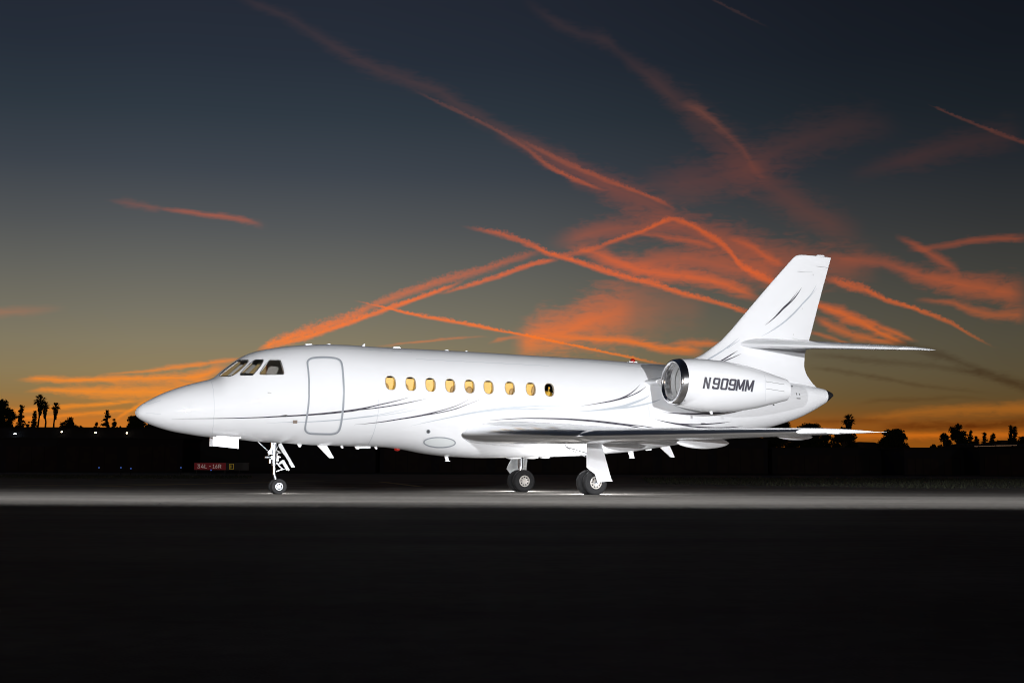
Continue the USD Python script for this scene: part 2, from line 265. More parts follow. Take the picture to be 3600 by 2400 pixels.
# ------------------------------------------------------------------ the ground
def ground_material(name, col, var, dirt=1.0):
    n = {'geo': ('geometry', {}), 'mp': ('mapping', {'scale': (.11, .35, 1.)}), 'a': ('noise_texture', {'scale': 1.0, 'detail': 6.0, 'roughness': .62}),
         'b': ('noise_texture', {'scale': 5.0, 'detail': 5.0, 'roughness': .7}), 'c': ('noise_texture', {'scale': 60.0, 'detail': 2.0}),
         'r': ('rgb_ramp', {'ramp': [(.3, np.array(col)*(1-var)), (.5, np.array(col)), (.72, np.array(col)*(1+var))]}),
         'r2': ('rgb_ramp', {'ramp': [(.3, (.72, .71, .70)), (.6, (1., 1., 1.))]}), 'm': ('mix', {'mix_type': 'multiply', 'fac': dirt}),
         'bp': ('bump', {'strength': .6, 'distance': .004}), 'p': ('principled_bsdf', {'roughness': .85, 'specular_ior_level': .02})}
    l = [('geo.position', 'mp.vector'), ('mp.vector', 'a.vector'), ('geo.position', 'b.vector'), ('geo.position', 'c.vector'), ('a.fac', 'r.fac'), ('b.fac', 'r2.fac'), ('r.color', 'm.color1'), ('r2.color', 'm.color2'),
         ('m.color', 'p.base_color'), ('c.fac', 'bp.height'), ('bp.normal', 'p.normal')]
    return usdkit.material(stage, LOOK+name, n, l, surface='p.BSDF')
APRON = ground_material('weathered_apron', (.155, .146, .136), .42)
EARTH = ground_material('dry_earth', (.05, .046, .038), .3)
GRASS = mat('dry_grass', (.014, .016, .006), .9, var=.5, scale=2.0, bump=.03)
def sheet(poly, z):
    t = trimesh.creation.triangulate_polygon(sg.Polygon(poly), engine='earcut'); return trimesh.Trimesh(np.c_[t[0], np.full(len(t[0]), z)], t[1], process=False)
tag(obj('ground', sheet([(-4000, -600), (4000, -600), (4000, 6000), (-4000, 6000)], -.004), EARTH, smooth=False), kind='structure')
tag(obj('apron', sheet([(-300, -60), (300, -60), (300, 175), (-300, 175)], 0.0), APRON, smooth=False), kind='structure')

# ------------------------------------------------------------------ the aircraft's own frame: x aft, y to starboard, z up, origin on the ground between the main wheels
PSI, AX, AY = math.radians(22.65), 1.10, 36.95
CP, SP = math.cos(PSI), math.sin(PSI); ORG = np.array([AX, AY, 0.])
def to_loc(p): q = np.asarray(p, float)-ORG; return np.stack([q[..., 0]*CP+q[..., 1]*SP, -q[..., 0]*SP+q[..., 1]*CP, q[..., 2]], -1)
CL = to_loc(CAM)
def lray(u, v):
    d = ray(u, v); d = np.stack([d[..., 0]*CP+d[..., 1]*SP, -d[..., 0]*SP+d[..., 1]*CP, d[..., 2]], -1); return d/np.linalg.norm(d, axis=-1, keepdims=True)
def L(u, v, y=0.0):                                                 # where the line of sight through a spot of the photograph meets a plane of constant y
    d = lray(u, v); return CL + d*((y-CL[1])/d[..., 1])[..., None]
def LL(pts, y=0.0): a = np.asarray(pts, float); return L(a[:, 0], a[:, 1], y)
jet = thing('business_jet', 'white twin-engine business jet with charcoal and silver swoosh stripes, parked on the lit apron', 'jet', ORG, PSI)

# fuselage profile measured along the plane of symmetry
TOP = [(474, 1450), (480.6, 1435), (496, 1422), (526.5, 1404.5), (565, 1385), (603, 1370), (654, 1353.5), (705, 1340.7), (746, 1330), (781.6, 1301), (815, 1277), (843, 1257.5), (878.6, 1241.5), (909, 1233), (960, 1224), (1011, 1217.5), (1076, 1213), (1153, 1211), (1204, 1212.4), (1268, 1216.5), (1357, 1222), (1459, 1227), (1600, 1234), (1900, 1252), (2048, 1260.6), (2222, 1274), (2333, 1282), (2871, 1362), (2904, 1371), (2918, 1378)]
BOT = [(474, 1450), (478, 1460.6), (501, 1478.5), (526.5, 1491), (562, 1504), (603, 1515.5), (654, 1525), (705, 1533), (741, 1536.6), (843, 1545), (909, 1552.4), (973, 1556), (1037, 1560), (1102, 1564), (1230, 1568), (1332, 1571), (1422, 1581), (1477, 1592), (1533, 1600), (1600, 1606), (1676, 1609.5), (1830, 1608), (1931, 1606), (2059, 1601), (2125, 1595), (2200, 1589), (2264, 1580), (2353, 1567), (2409, 1557), (2640, 1515), (2700, 1503), (2736, 1493), (2802, 1470), (2853, 1445), (2878, 1430), (2908, 1409.5), (2918, 1398)]
tp, bp_ = LL(TOP), LL(BOT)
XN, XT = tp[0, 0], 8.60
def pch(xs, ys): o = np.argsort(xs); return PchipInterpolator(np.asarray(xs)[o], np.asarray(ys)[o], extrapolate=True)
ztop_, zbot_ = pch(tp[:, 0], tp[:, 2]), pch(bp_[:, 0], bp_[:, 2])
XS = np.array([XN, -10.56, -10.4, -10.2, -9.8, -9.4, -8.9, -8.4, -8.0, -7.5, -7.0, -6.4, -5.8, -5.0, -4.0, 0, 2.0, 3.2, 4.2, 5.2, 6.2, 7.0, 7.6, 8.1, 8.4, XT])
WS = np.array([0.0, .13, .25, .36, .52, .65, .775, .88, .965, 1.05, 1.115, 1.165, 1.20, 1.22, 1.225, 1.225, 1.20, 1.10, .98, .84, .68, .53, .41, .29, .21, .13])
w_ = pch(XS, WS)
zc_ = pch([XN, -9.8, -8.9, -8, -7, -6, -5, -4, 0, 2, 3.5, 5, 6.5, 7.6, XT], [1.874, 1.90, 2.0, 2.17, 2.31, 2.385, 2.39, 2.385, 2.31, 2.27, 2.30, 2.40, 2.52, 2.62, 2.70])
nl_ = pch([XN, -5, -4.2, -3, 1.5, 3, 4, XT], [2.0, 2.0, 2.15, 2.5, 2.6, 2.3, 2.0, 2.0])
def sect(x): return ztop_(x), zbot_(x), np.maximum(w_(x), 1e-4), zc_(x), nl_(x)
def g_fus(P):                                                       # < 0 inside the fuselage
    x = np.clip(P[..., 0], XN+1e-3, XT); zt, zb, w, zc, n = sect(x); dz = P[..., 2]-zc; upn = dz > 0
    h = np.where(upn, zt-zc, zc-zb); nn = np.where(upn, 2.0, n)
    return np.abs(P[..., 1]/w)**nn + np.abs(dz/np.maximum(h, 1e-3))**nn - 1
def on_fus(u, v, lift=.004):
    u, v = np.asarray(u, float), np.asarray(v, float); d = lray(u, v); t0 = (-1.6-CL[1])/d[..., 1]; ts = np.linspace(0, 1.75, 160)
    gv = np.stack([g_fus(CL+d*(t0+s)[..., None]) for s in ts]); hit = np.argmax(gv < 0, axis=0); miss = ~(gv < 0).any(0)
    hit = np.where(miss, np.argmin(gv, axis=0), hit)
    lo, hi = t0+ts[np.maximum(hit-1, 0)], t0+ts[hit]
    for _ in range(26):
        mid = (lo+hi)/2; ins = g_fus(CL+d*mid[..., None]) < 0; hi = np.where(ins, mid, hi); lo = np.where(ins, lo, mid)
    P = CL+d*hi[..., None]; e = 1e-3
    N = np.stack([g_fus(P+np.eye(3)[k_]*e)-g_fus(P-np.eye(3)[k_]*e) for k_ in range(3)], -1); N /= np.linalg.norm(N, axis=-1, keepdims=True)
    return P+N*lift
def on_mesh(mesh):                                                  # the same for any mesh
    T = mesh.triangles; a, e1, e2 = T[:, 0], T[:, 1]-T[:, 0], T[:, 2]-T[:, 0]; FN = np.cross(e1, e2); FN /= np.maximum(np.linalg.norm(FN, axis=1, keepdims=True), 1e-12)
    def f(u, v, lift=.004):
        u, v = np.atleast_1d(np.asarray(u, float)), np.atleast_1d(np.asarray(v, float)); D = lray(u, v); out = np.zeros((len(D), 3))
        for i, d in enumerate(D):
            p = np.cross(d, e2); det = (e1*p).sum(1); inv = 1/np.where(np.abs(det) < 1e-12, 1e-12, det); s = CL-a
            uu = (s*p).sum(1)*inv; q = np.cross(s, e1); vv = (q@d)*inv; t = (e2*q).sum(1)*inv
            ok = (uu >= -1e-6) & (vv >= -1e-6) & (uu+vv <= 1+1e-6) & (t > 0)
            if ok.any():
                k_ = np.where(ok, t, 1e9).argmin(); nn = FN[k_]; nn = nn if nn@d < 0 else -nn; out[i] = CL+d*t[k_]+nn*lift
            else: out[i] = out[i-1]
        return out
    return f
def spine(pts, n=None):
    a = np.asarray(pts, float); s = np.r_[0, np.cumsum(np.hypot(*np.diff(a[:, :2], axis=0).T))]; n = n or int(max(12, s[-1]/9)); t = np.linspace(0, s[-1], n)
    return np.stack([PchipInterpolator(s, a[:, k_])(t) for k_ in range(a.shape[1])], -1)
def ribbon(pts, surf, lift=.004, n=None, closed=False):             # a painted line (u, v, width) laid on a surface
    a = np.asarray(pts, float)
    if closed: a = np.vstack([a, a[:1]])
    q = spine(a, n); d = np.gradient(q[:, :2], axis=0)
    if closed: d[0] = d[-1] = q[1, :2]-q[-2, :2]
    d /= np.linalg.norm(d, axis=1, keepdims=True)+1e-9; nrm = np.stack([-d[:, 1], d[:, 0]], -1); w = np.maximum(q[:, 2:3], .35)/2
    rows = [q[:, :2]+nrm*w*s for s in (-1, 0, 1)]; P = np.stack([surf(r[:, 0], r[:, 1], lift) for r in rows], 1)
    m_ = grid(P); c = m_.triangles_center.mean(0)
    return m_ if (m_.face_normals*(CL-c)).sum() > 0 else trimesh.Trimesh(m_.vertices, m_.faces[:, ::-1], process=False)
def patch(poly, surf, lift=.004, size=6.0):                         # a filled outline laid on a surface
    v, f = trimesh.creation.triangulate_polygon(poly if isinstance(poly, sg.Polygon) else sg.Polygon(poly), engine='earcut')
    v3, f = trimesh.remesh.subdivide_to_size(np.c_[v, np.zeros(len(v))], f, size); m0 = trimesh.Trimesh(v3, f); m0.merge_vertices()
    m_ = trimesh.Trimesh(surf(m0.vertices[:, 0], m0.vertices[:, 1], lift), m0.faces, process=False)
    return m_ if (m_.face_normals*(CL-m_.triangles_center.mean(0))).sum() > 0 else trimesh.Trimesh(m_.vertices, m_.faces[:, ::-1], process=False)
def crop(x0, y0, s, pts): return [(x0+p[0]/s, y0+p[1]/s) + tuple(p[2:]) for p in pts]
NOSE_C = lambda pts: crop(450, 1180, 3.92, pts)

# fuselage skin: lofted, with the cockpit and cabin windows cut out of it
def loft(x, inset=0.0, n=112):
    th = np.linspace(0, 2*np.pi, n, endpoint=False); rings = []
    for xx in x:
        zt, zb, w, zc, nl = [float(q) for q in sect(xx)]; zt -= inset; zb += inset; w = max(w-inset, 1e-4); zc = min(max(zc, zb+.01), zt-.01)
        cy, cz = np.cos(th), np.sin(th); e = np.where(cz > 0, 1.0, 2/nl)
        rings.append(np.stack([np.full(n, xx), w*np.sign(cy)*np.abs(cy)**e, zc+np.where(cz > 0, zt-zc, zc-zb)*np.sign(cz)*np.abs(cz)**e], -1))
    P = np.stack(rings); m_ = grid(P, close_u=True); a, b = len(x), n; V = np.vstack([m_.vertices, P[0].mean(0), P[-1].mean(0)]); i = np.arange(b); j = (i+1) % b
    caps = np.vstack([np.stack([np.full(b, a*b), i, j], 1), np.stack([np.full(b, a*b+1), (a-1)*b+j, (a-1)*b+i], 1)])
    m_ = trimesh.Trimesh(V, np.vstack([m_.faces[:, ::-1], caps]), process=False)
    if m_.volume < 0: m_.invert()
    return m_
def man(m_): return manifold3d.Manifold(manifold3d.Mesh(np.asarray(m_.vertices, np.float32), np.asarray(m_.faces, np.uint32)))
def tri(M): q = M.to_mesh(); return trimesh.Trimesh(q.vert_properties[:, :3], q.tri_verts, process=False)
XCAP = 8.36
xs_ = np.unique(np.r_[XN+1e-3*np.array([1, 6, 15, 30, 50, 80, 120, 170]), np.arange(XN+.25, -8.95, .08), np.arange(-8.95, -7.5, .045), np.arange(-7.5, XCAP, .11), XCAP])
outer = man(loft(xs_))
inner = man(loft(np.arange(-8.78, 1.0, .12), .065, 64)) ^ man(box((-9, -2, 1.92), (1.2, 2, 4)))
cockpit_px = [NOSE_C([(1236, 563), (1522, 341), (1682, 334), (1520, 498), (1440, 550)]), NOSE_C([(1529, 544), (1748, 333), (1882, 333), (1718, 544)]), NOSE_C([(1804, 535), (1952, 338), (2098, 338), (2154, 533)])]
cockpit_poly = [sg.Polygon(p).buffer(-3).buffer(3, 4) for p in cockpit_px]
cab_c = [(1373.2, 1345.8), (1444.1, 1349.2), (1513.5, 1352.3), (1583, 1355.3), (1650.8, 1358.2), (1717.7, 1361), (1792.5, 1364.4), (1866, 1367.4), (1931.2, 1370.4)]
def cab_outline(c, s=1.0, k_=0):
    a, b = (18.0-.22*k_)*s, (24.0-.22*k_)*s; t = np.linspace(0, 2*np.pi, 28, endpoint=False); e = 2/2.5
    x, y = a*np.sign(np.cos(t))*np.abs(np.cos(t))**e, b*np.sign(np.sin(t))*np.abs(np.sin(t))**e; r = .07
    return np.c_[c[0]+x+y*r, c[1]+y+x*.05]
def cutter(px, y0, y1, off=.0):
    q = np.asarray(px, float); P = on_fus(q[:, 0], q[:, 1], 0)
    return man(plate(P[:, [0, 2]], y0, y1))
cuts = []
for p in cockpit_poly:
    q = np.array(p.exterior.coords)[:-1]; cuts += [cutter(q, -2, -.12), cutter(q, .12, 2)]
for i, c in enumerate(cab_c): cuts.append(cutter(cab_outline(c, 1.0, i), -2, -.9))
skin = outer - inner
for c_ in cuts: skin = skin - c_
fus = obj('fuselage', tri(skin), WHITE, jet, smooth=25)
obj('tail_cap', loft(np.linspace(XCAP+.004, XT, 8), .004, 48), BLACK, jet)
# glass, frames and shades
for p in cockpit_poly:
    q = np.array(p.exterior.coords)[:-1]
    fr = obj('cockpit_window', ribbon(np.c_[q, np.full(len(q), 2.3)], on_fus, .006, 60, True), STEEL, jet)
    obj('pane', patch(p, on_fus, -.012, 12), GLASS, fr, smooth=True)
    o = patch(p, on_fus, -.012, 12); V = np.array(o.vertices); V[:, 1] *= -1; obj('pane', trimesh.Trimesh(V, o.faces[:, ::-1], process=False), GLASS, fr, smooth=True, label='window pane on the far side of the cockpit')
for i, c in enumerate(cab_c):
    fr = obj('cabin_window', ribbon(np.c_[cab_outline(c, 1.02, i), np.full(28, 1.5)], on_fus, .004, 60, True), WFRAME, jet)
    obj('pane', patch(sg.Polygon(cab_outline(c, 1.0, i)), on_fus, -.006, 14), CABGLASS, fr, smooth=True)
    a = cab_outline(c, 1.0, i); P = on_fus(a[:, 0], a[:, 1], 0); cx, cz, yy = P[:, 0].mean(), P[:, 2].mean(), P[:, 1].max()
    if i < 8:
        sx2 = {0: -.12, 1: -.13, 3: .12, 4: .02, 6: .10, 7: .17}.get(i)
        if sx2 is not None:
            r_ = .10 if i != 7 else .13
            obj('seat_back', [trimesh.creation.uv_sphere(r_, count=[10, 18]).apply_scale((1, .10, 1.3)).apply_translation((cx+sx2, yy+.018, cz-(.12 if i != 7 else .05)))], GOLDD, fr, smooth=True, label='rounded seat back seen against the shade')
        zt_ = cz+.165-.035
        xz = np.array([[cx-.2, cz-.24], [cx+.2, cz-.24], [cx+.2, zt_-.02], [cx+.16, zt_], [cx-.16, zt_], [cx-.2, zt_-.02]])
        obj('window_shade', plate(xz, yy+.028, yy+.04), GOLD, fr, label='gold pull-up shade almost closed')
        obj('window_shade_edge', box((cx-.17, yy+.02, zt_-.018), (cx+.17, yy+.028, zt_)), GOLD, fr)
    else:
        obj('seat_back', [trimesh.util.concatenate([trimesh.creation.icosphere(2, .12).apply_scale((1.6, 1, 1)).apply_translation((cx+.03, yy+.2, cz-.13))])], GOLD, fr, label='gold seat back seen through the unshaded last window')
        obj('table_lamp', [cyl((cx+.05, yy+.1, cz-.08), (cx+.05, yy+.1, cz+.04), .012), cyl((cx+.05, yy+.1, cz+.04), (cx+.05, yy+.1, cz+.09), .03, r2=.012)], GOLD, fr)
# cockpit furniture
seat_p = [(-.02, 0), (.42, 0), (.50, .08), (.62, .78), (.60, 1.02), (.50, 1.04), (.46, .82), (.34, .16), (-.02, .12)]
for sy in (-.42, .42):
    s_ = obj('cockpit_seat', plate([(-7.42+x, 1.94+z*.98) for x, z in seat_p], sy-.22, sy+.22), CREAM, jet)
    obj('headrest', box((-6.90, sy-.13, 2.90), (-6.80, sy+.13, 3.04)), CREAM, s_)
obj('glareshield', tri(man(plate([(-8.75, 2.30), (-7.95, 2.30), (-7.92, 2.68), (-8.05, 2.81), (-8.3, 2.83), (-8.62, 2.70)], -.8, .8)) ^ inner), BLACK, jet)
obj('cockpit_bulkhead', tri((man(box((-6.72, -1.2, 1.9), (-6.68, -.30, 3.6))) + man(box((-6.72, .30, 1.9), (-6.68, 1.2, 3.6)))) ^ inner), BROWN, jet)
obj('overhead_panel', box((-7.75, -.3, 3.22), (-7.1, .3, 3.27)), BROWN, jet)
obj('windscreen_wiper', ribbon(NOSE_C([(1385, 569, 2.2), (1425, 556, 2.2), (1450, 549, 2)]), on_fus, .02, 8), BLACK, jet)

# cabin door: its broad grey outline
door_px = crop(1000, 1180, 3.92, [(520, 297), (400, 305), (340, 328), (316, 362), (328, 480), (339, 640), (339, 820), (325, 1000), (302, 1160), (284, 1285), (302, 1322), (360, 1346), (500, 1353), (630, 1355), (718, 1337), (762, 1285), (793, 1130), (812, 960), (820, 760), (810, 560), (793, 395), (768, 342), (700, 310), (610, 299)])
obj('cabin_door', ribbon(np.c_[door_px, np.full(len(door_px), 6.3)], on_fus, .005, 140, True), BANDP, jet, label='cabin door marked by a broad grey outline')
for s_ in (-1, 1):
    q = np.asarray(door_px); c = q.mean(0); q2 = c+(q-c)*(1+s_*np.array([.052, .033]))
    obj('door_seam', ribbon(np.c_[q2, np.full(len(q2), 1.0)], on_fus, .0045, 140, True), SILVERP, jet) if s_ < 0 else None
# painted swooshes (u, v, width in 1/3600 of the picture's width)
D, Gs = DARKP, SILVERP
stripes = [
 (D, [(603, 1471, .3), (705, 1470.6, 1.6), (807, 1469.5, 2.6), (909, 1466.8, 3.6), (986, 1463, 4.3), (1076, 1458, 5.5), (1142, 1453, 6.4), (1199, 1447, 7.2), (1242, 1441.8, 7.6), (1281, 1434, 5), (1332, 1422.4, 3.8), (1383, 1411, 3), (1421, 1401, 1.7), (1447.7, 1392, .3)]),
 (D, [(1235, 1444.5, 3), (1258, 1440.6, 3.4), (1331.6, 1432.2, 3.6), (1408, 1420, 3.4), (1459, 1409.6, 2.5), (1515, 1397, .3)]),
 (Gs, [(937, 1486, .3), (1024, 1483, 1.6), (1076, 1482, 2.5), (1194, 1474.6, 3.8), (1255, 1467.6, 4), (1319, 1459, 1.8), (1382.6, 1446.6, 1.3), (1434, 1435, .3)]),
 (Gs, [(1250, 1469, 2), (1331.6, 1460.6, 1.6), (1408, 1450, 1.2), (1464, 1439, .3)]),
 (D, [(1245, 1491.7, .3), (1319, 1485, 2.3), (1408, 1472, 4), (1484.7, 1459, 5), (1535.7, 1446.4, 3.3), (1600, 1427.4, 2.6), (1625.5, 1416, 2), (1653, 1400, .3)]),
 (D, [(1490, 1459, 3), (1523, 1453.6, 3.2), (1600, 1437, 3.2), (1638, 1423, 2.7), (1692, 1402, .3)]),
 (Gs, [(1444, 1496, .3), (1535.7, 1476, 2.5), (1600, 1462.7, 4), (1664, 1450, 5.6), (1727.6, 1441, 8), (1791, 1434.5, 9.5), (1842, 1429.6, 5), (1906, 1426, 2.5), (1998, 1426, .3)]),
 (Gs, [(1785, 1437.5, 4), (1842, 1436.8, 5), (1893, 1437.8, 3), (1967, 1442, .3)]),
 (D, [(1706, 1479, .3), (1778.6, 1473, 2.5), (1855, 1469.6, 3.6), (1957, 1471.2, 5), (2059, 1477, 6.5), (2161, 1487.6, 7.6), (2190, 1491.2, 7), (2233, 1494.4, 3.2), (2307, 1505.5, 2.4), (2352, 1517, .3)]),
 (D, [(2180, 1491, 4), (2233, 1500, 3.5), (2270, 1506.5, 3), (2318, 1516.5, 1.6)]),
 (Gs, [(1740, 1492, .3), (1880, 1502, 1.6), (1983, 1512, 1.0)]),
 (D, [(2040.5, 1426.7, .3), (2107, 1416.7, 3), (2173.7, 1403, 5.2), (2218, 1381.6, 3.6), (2251, 1350, .3)]),
 (D, [(2165, 1406, 3), (2222, 1388.6, 3.6), (2247.6, 1376, 3.2), (2271.7, 1357.5, .3)]),
 (Gs, [(2029.4, 1446, .3), (2107, 1440.6, 5), (2177, 1431, 9.5), (2233, 1413.4, 8), (2262, 1402, 5.5), (2286.5, 1387, .3)]),
 (Gs, [(2165, 1435.5, 4), (2218, 1429.6, 6), (2288, 1415, 5), (2322, 1403, 1.5)]),
 (D, [(2327.5, 1447.5, .3), (2391, 1453, 4), (2442, 1454, 5.2), (2506, 1452, 5.6), (2582.6, 1443.8, 5), (2672, 1431, .6)]),
 (D, [(2299.5, 1471.7, .3), (2353, 1484.4, 4), (2399, 1491, 6), (2442, 1491.4, 4), (2506, 1488.4, 4), (2570, 1481, .3)]),
 (D, [(2390, 1491.5, 4), (2442, 1499, 4.4), (2519, 1503, 4.8), (2570, 1501, 3.2), (2611, 1496.7, .3)]),
]
for i, (mt, pts) in enumerate(stripes): obj('stripe', ribbon(pts, on_fus, .0035+.0006*(i % 3)), mt, jet, smooth=True)
for pts in ([(741, 1333, .9), (752, 1390, .8), (753, 1440, .8), (750, 1490, .8), (744, 1532, .8)], [(1331, 1405, .9), (1330, 1440, .9), (1322, 1490, 1), (1310, 1530, 1), (1293, 1563, 1)], [(1000, 1226, .8), (1180, 1225, .8), (1350, 1232.5, .8), (1448, 1237, .8)], [(1462, 1262, .8), (1700, 1274, .8), (1930, 1286, .8)], [(1930, 1259, .8), (2060, 1270, .8), (2330, 1301, .8)], [(515, 1423, .7), (566, 1407, .7)], [(513, 1451.5, .7), (566, 1454.5, .7)], [(2276, 1420, .8), (2284, 1460, .8), (2286, 1495, .8)]):
    obj('panel_seam', ribbon(pts, on_fus, .003), SILVERP, jet, smooth=True)
# ellipse, lamp and small fittings low on the fuselage
t = np.linspace(0, 2*np.pi, 40, endpoint=False)
el_ring = np.c_[1545.5+55*np.cos(t), 1554+17.5*np.sin(t)+3*np.cos(t)*.4, np.full(40, 4.2)]
lg = obj('landing_light', ribbon(el_ring, on_fus, .007, 80, True), BANDP, jet, label='oval lamp window with a grey rim low on the fuselage')
obj('lens', patch(el_ring[:, :2], on_fus, .004, 8), LENSM, lg, smooth=True)
ring = lambda u, v, r, w: np.c_[u+r*np.cos(t), v+r*np.sin(t), np.full(40, w)]
ln = obj('inspection_lamp', ribbon(ring(1506, 1516, 6, 2.4), on_fus, .006, 40, True), BANDP, jet); obj('lens', patch(ring(1506, 1516, 5.4, 1)[:, :2], on_fus, .004, 6), METAL, ln)
obj('ice_detector', patch([(1030, 1475), (1045, 1475), (1044.5, 1486), (1029.5, 1486)], on_fus, .02, 6), mat('bare_bronze', (.26, .21, .175), .4), jet)
obj('static_port', patch([(941, 1378.5), (954, 1379.5), (954, 1381.5), (941, 1381.5)], on_fus, .006, 6), STEEL, jet)
obj('pitot_probe', ribbon([(985, 1458, 1.2), (995, 1457, 2), (1005, 1456, 3.4), (1009, 1457, 3)], on_fus, .05, 10), STEEL, jet)
for poly in ([(2798, 1381), (2800.5, 1381), (2802, 1388), (2799.5, 1388)], [(2809.5, 1382.5), (2811.5, 1382.5), (2812.5, 1389), (2810.5, 1389)], [(2800.5, 1398), (2814, 1399), (2814, 1402.2), (2800.5, 1401)], [(2782, 1354.5), (2786, 1354.5), (2786, 1360), (2782, 1360)], [(2717, 1421), (2723, 1421.5), (2721, 1425), (2716, 1424)], [(2465, 1486), (2476, 1487), (2492, 1489), (2465, 1490.5)]):
    obj('vent', patch(poly, on_fus, .005, 6), HOLE, jet)

def fin_plate(name, pts, y=0.0, th=.03, m_=WHITE, label=None, parent=None):    # small blades standing on the outline of the fuselage
    P = LL(pts, y); return obj(name, plate(P[:, [0, 2]], y-th/2, y+th/2), m_, parent or jet, label=label)
for p in ([(1070, 1214), (1072, 1210), (1080, 1208.6), (1094, 1208.6), (1096, 1210), (1096, 1214)], [(1148, 1213), (1150, 1209), (1155, 1208), (1160, 1209), (1162, 1213)], [(1269, 1219), (1276, 1210), (1280, 1208), (1281.5, 1208), (1281.5, 1219)], [(1376, 1225), (1382, 1219.5), (1392, 1218), (1404, 1220), (1410, 1226)], [(1562, 1234), (1564, 1230), (1569, 1229), (1574, 1230), (1576, 1235)], [(1631, 1238), (1633, 1234.5), (1638, 1233.5), (1641, 1234.5), (1643, 1239)]):
    fin_plate('roof_antenna', p, 0.0, .09)
for p in ([(1040, 1556), (1062, 1558), (1057, 1571), (1050, 1571), (1046, 1563)], [(1108, 1558), (1146, 1560), (1173, 1608), (1171, 1610), (1157, 1609)], [(1194, 1562), (1206, 1562), (1206, 1576), (1200, 1575)], [(1242, 1562), (1303, 1563), (1301, 1575), (1262, 1575.5), (1262, 1579), (1252, 1578)], [(1312, 1565), (1326, 1566), (1325, 1579), (1320, 1578)], [(1558, 1592), (1572, 1594), (1578, 1618), (1583, 1621.5), (1564, 1621.5), (1567, 1617)],
          [(2205, 1578), (2223, 1575), (2229, 1608), (2231, 1611), (2212, 1611), (2214, 1607)], [(2316, 1568), (2350, 1560), (2371, 1605), (2369, 1608), (2358, 1607)], [(2266, 1578), (2290, 1573), (2290, 1582), (2272, 1583.5)]):
    fin_plate('belly_antenna', p, 0.0, .035)
b_ = obj('beacon', trimesh.creation.uv_sphere(.07, count=[16, 24]).apply_scale((1, 1, 1)).apply_translation(L(2224, 1269)), REDG, jet, smooth=True, label='red beacon lamp on top of the fuselage')
obj('beacon_base', box(L(2218, 1272)+[-.09, -.06, -.05], L(2218, 1272)+[.16, .06, .012]), WHITE, b_)
obj('beacon', trimesh.creation.uv_sphere(.06, count=[12, 20]).apply_scale((1.3, 1, .7)).apply_translation(L(1396, 1579)), REDG, jet, smooth=True, label='red beacon lamp under the belly')

# ------------------------------------------------------------------ wings
def airfoil(n=26, tc=.12, camber=.012):
    b = np.linspace(0, np.pi, n); x = (1-np.cos(b))/2; yt = 5*tc*(.2969*np.sqrt(x)-.126*x-.3516*x**2+.2843*x**3-.1036*x**4); yc = camber*4*x*(1-x); return x, yc+yt, yc-yt
def wing_skin(stations, x0, x1, side=-1, n=26, capped=True):
    """stations: (y, xle, xte, zle, zte, t/c). Chord fractions x0..x1, closed."""
    rows = []
    for y, xl, xt, zl, zt, tc in stations:
        x, a, b = airfoil(60, tc); xf = x0+(x1-x0)*(1-np.cos(np.linspace(0, np.pi, n)))/2 if x0 == 0 else np.linspace(x0, x1, n)
        au, al = np.interp(xf, x, a), np.interp(xf, x, b); c = xt-xl
        ring_ = np.r_[np.c_[xf[::-1], au[::-1]], np.c_[xf[1:] if x0 == 0 else xf, al[1:] if x0 == 0 else al]]
        rows.append(np.stack([xl+ring_[:, 0]*c, np.full(len(ring_), y*-side), zl+(zt-zl)*ring_[:, 0]+ring_[:, 1]*c], -1))
    P = np.stack(rows); a, b = P.shape[:2]; m_ = grid(P, close_u=True); V = np.vstack([m_.vertices, P[0].mean(0), P[-1].mean(0)]); i = np.arange(b); j = (i+1) % b
    m_ = trimesh.Trimesh(V, np.vstack([m_.faces, np.stack([np.full(b, a*b), j, i], 1), np.stack([np.full(b, a*b+1), (a-1)*b+i, (a-1)*b+j], 1)]), process=False)
    if m_.volume < 0: m_.invert()
    return m_
def interp_st(keys, n):
    k_ = np.array(keys, float); t = np.linspace(0, 1, n); s = (k_[:, 0]-k_[0, 0])/(k_[-1, 0]-k_[0, 0]); return np.stack([np.interp(t, s, k_[:, q]) for q in range(k_.shape[1])], -1)
WK = [(-.90, -3.05, 1.55, 1.475, 1.44, .135), (-1.2, -2.87, 1.55, 1.47, 1.43, .135), (-4.1, -1.268, 1.95, 1.366, 1.36, .115), (-8.95, 1.405, 2.86, 1.392, 1.385, .10)]
WTIP = [(-8.95, 1.405, 2.86, 1.392, 1.385, .10), (-9.3, 1.63, 2.93, 1.391, 1.385, .095), (-9.5, 1.85, 2.96, 1.39, 1.386, .085), (-9.62, 2.2, 2.985, 1.388, 1.386, .07), (-9.66, 2.6, 2.99, 1.387, 1.386, .05)]
def canoe(c, length, w, h, n=18, tail=0.0):
    x = np.linspace(0, 1, n); r = np.clip(4*x*(1-x), 0, 1)**.62; th = np.linspace(0, 2*np.pi, 20, endpoint=False)
    P = np.stack([np.stack([np.full(20, (xx-.5)*length), w*rr*np.cos(th), h*rr*np.sin(th)+tail*xx], -1) for xx, rr in zip(x, r)]); m_ = grid(P, close_u=True)
    if m_.volume < 0: m_.invert()
    m_.apply_translation(c); return m_
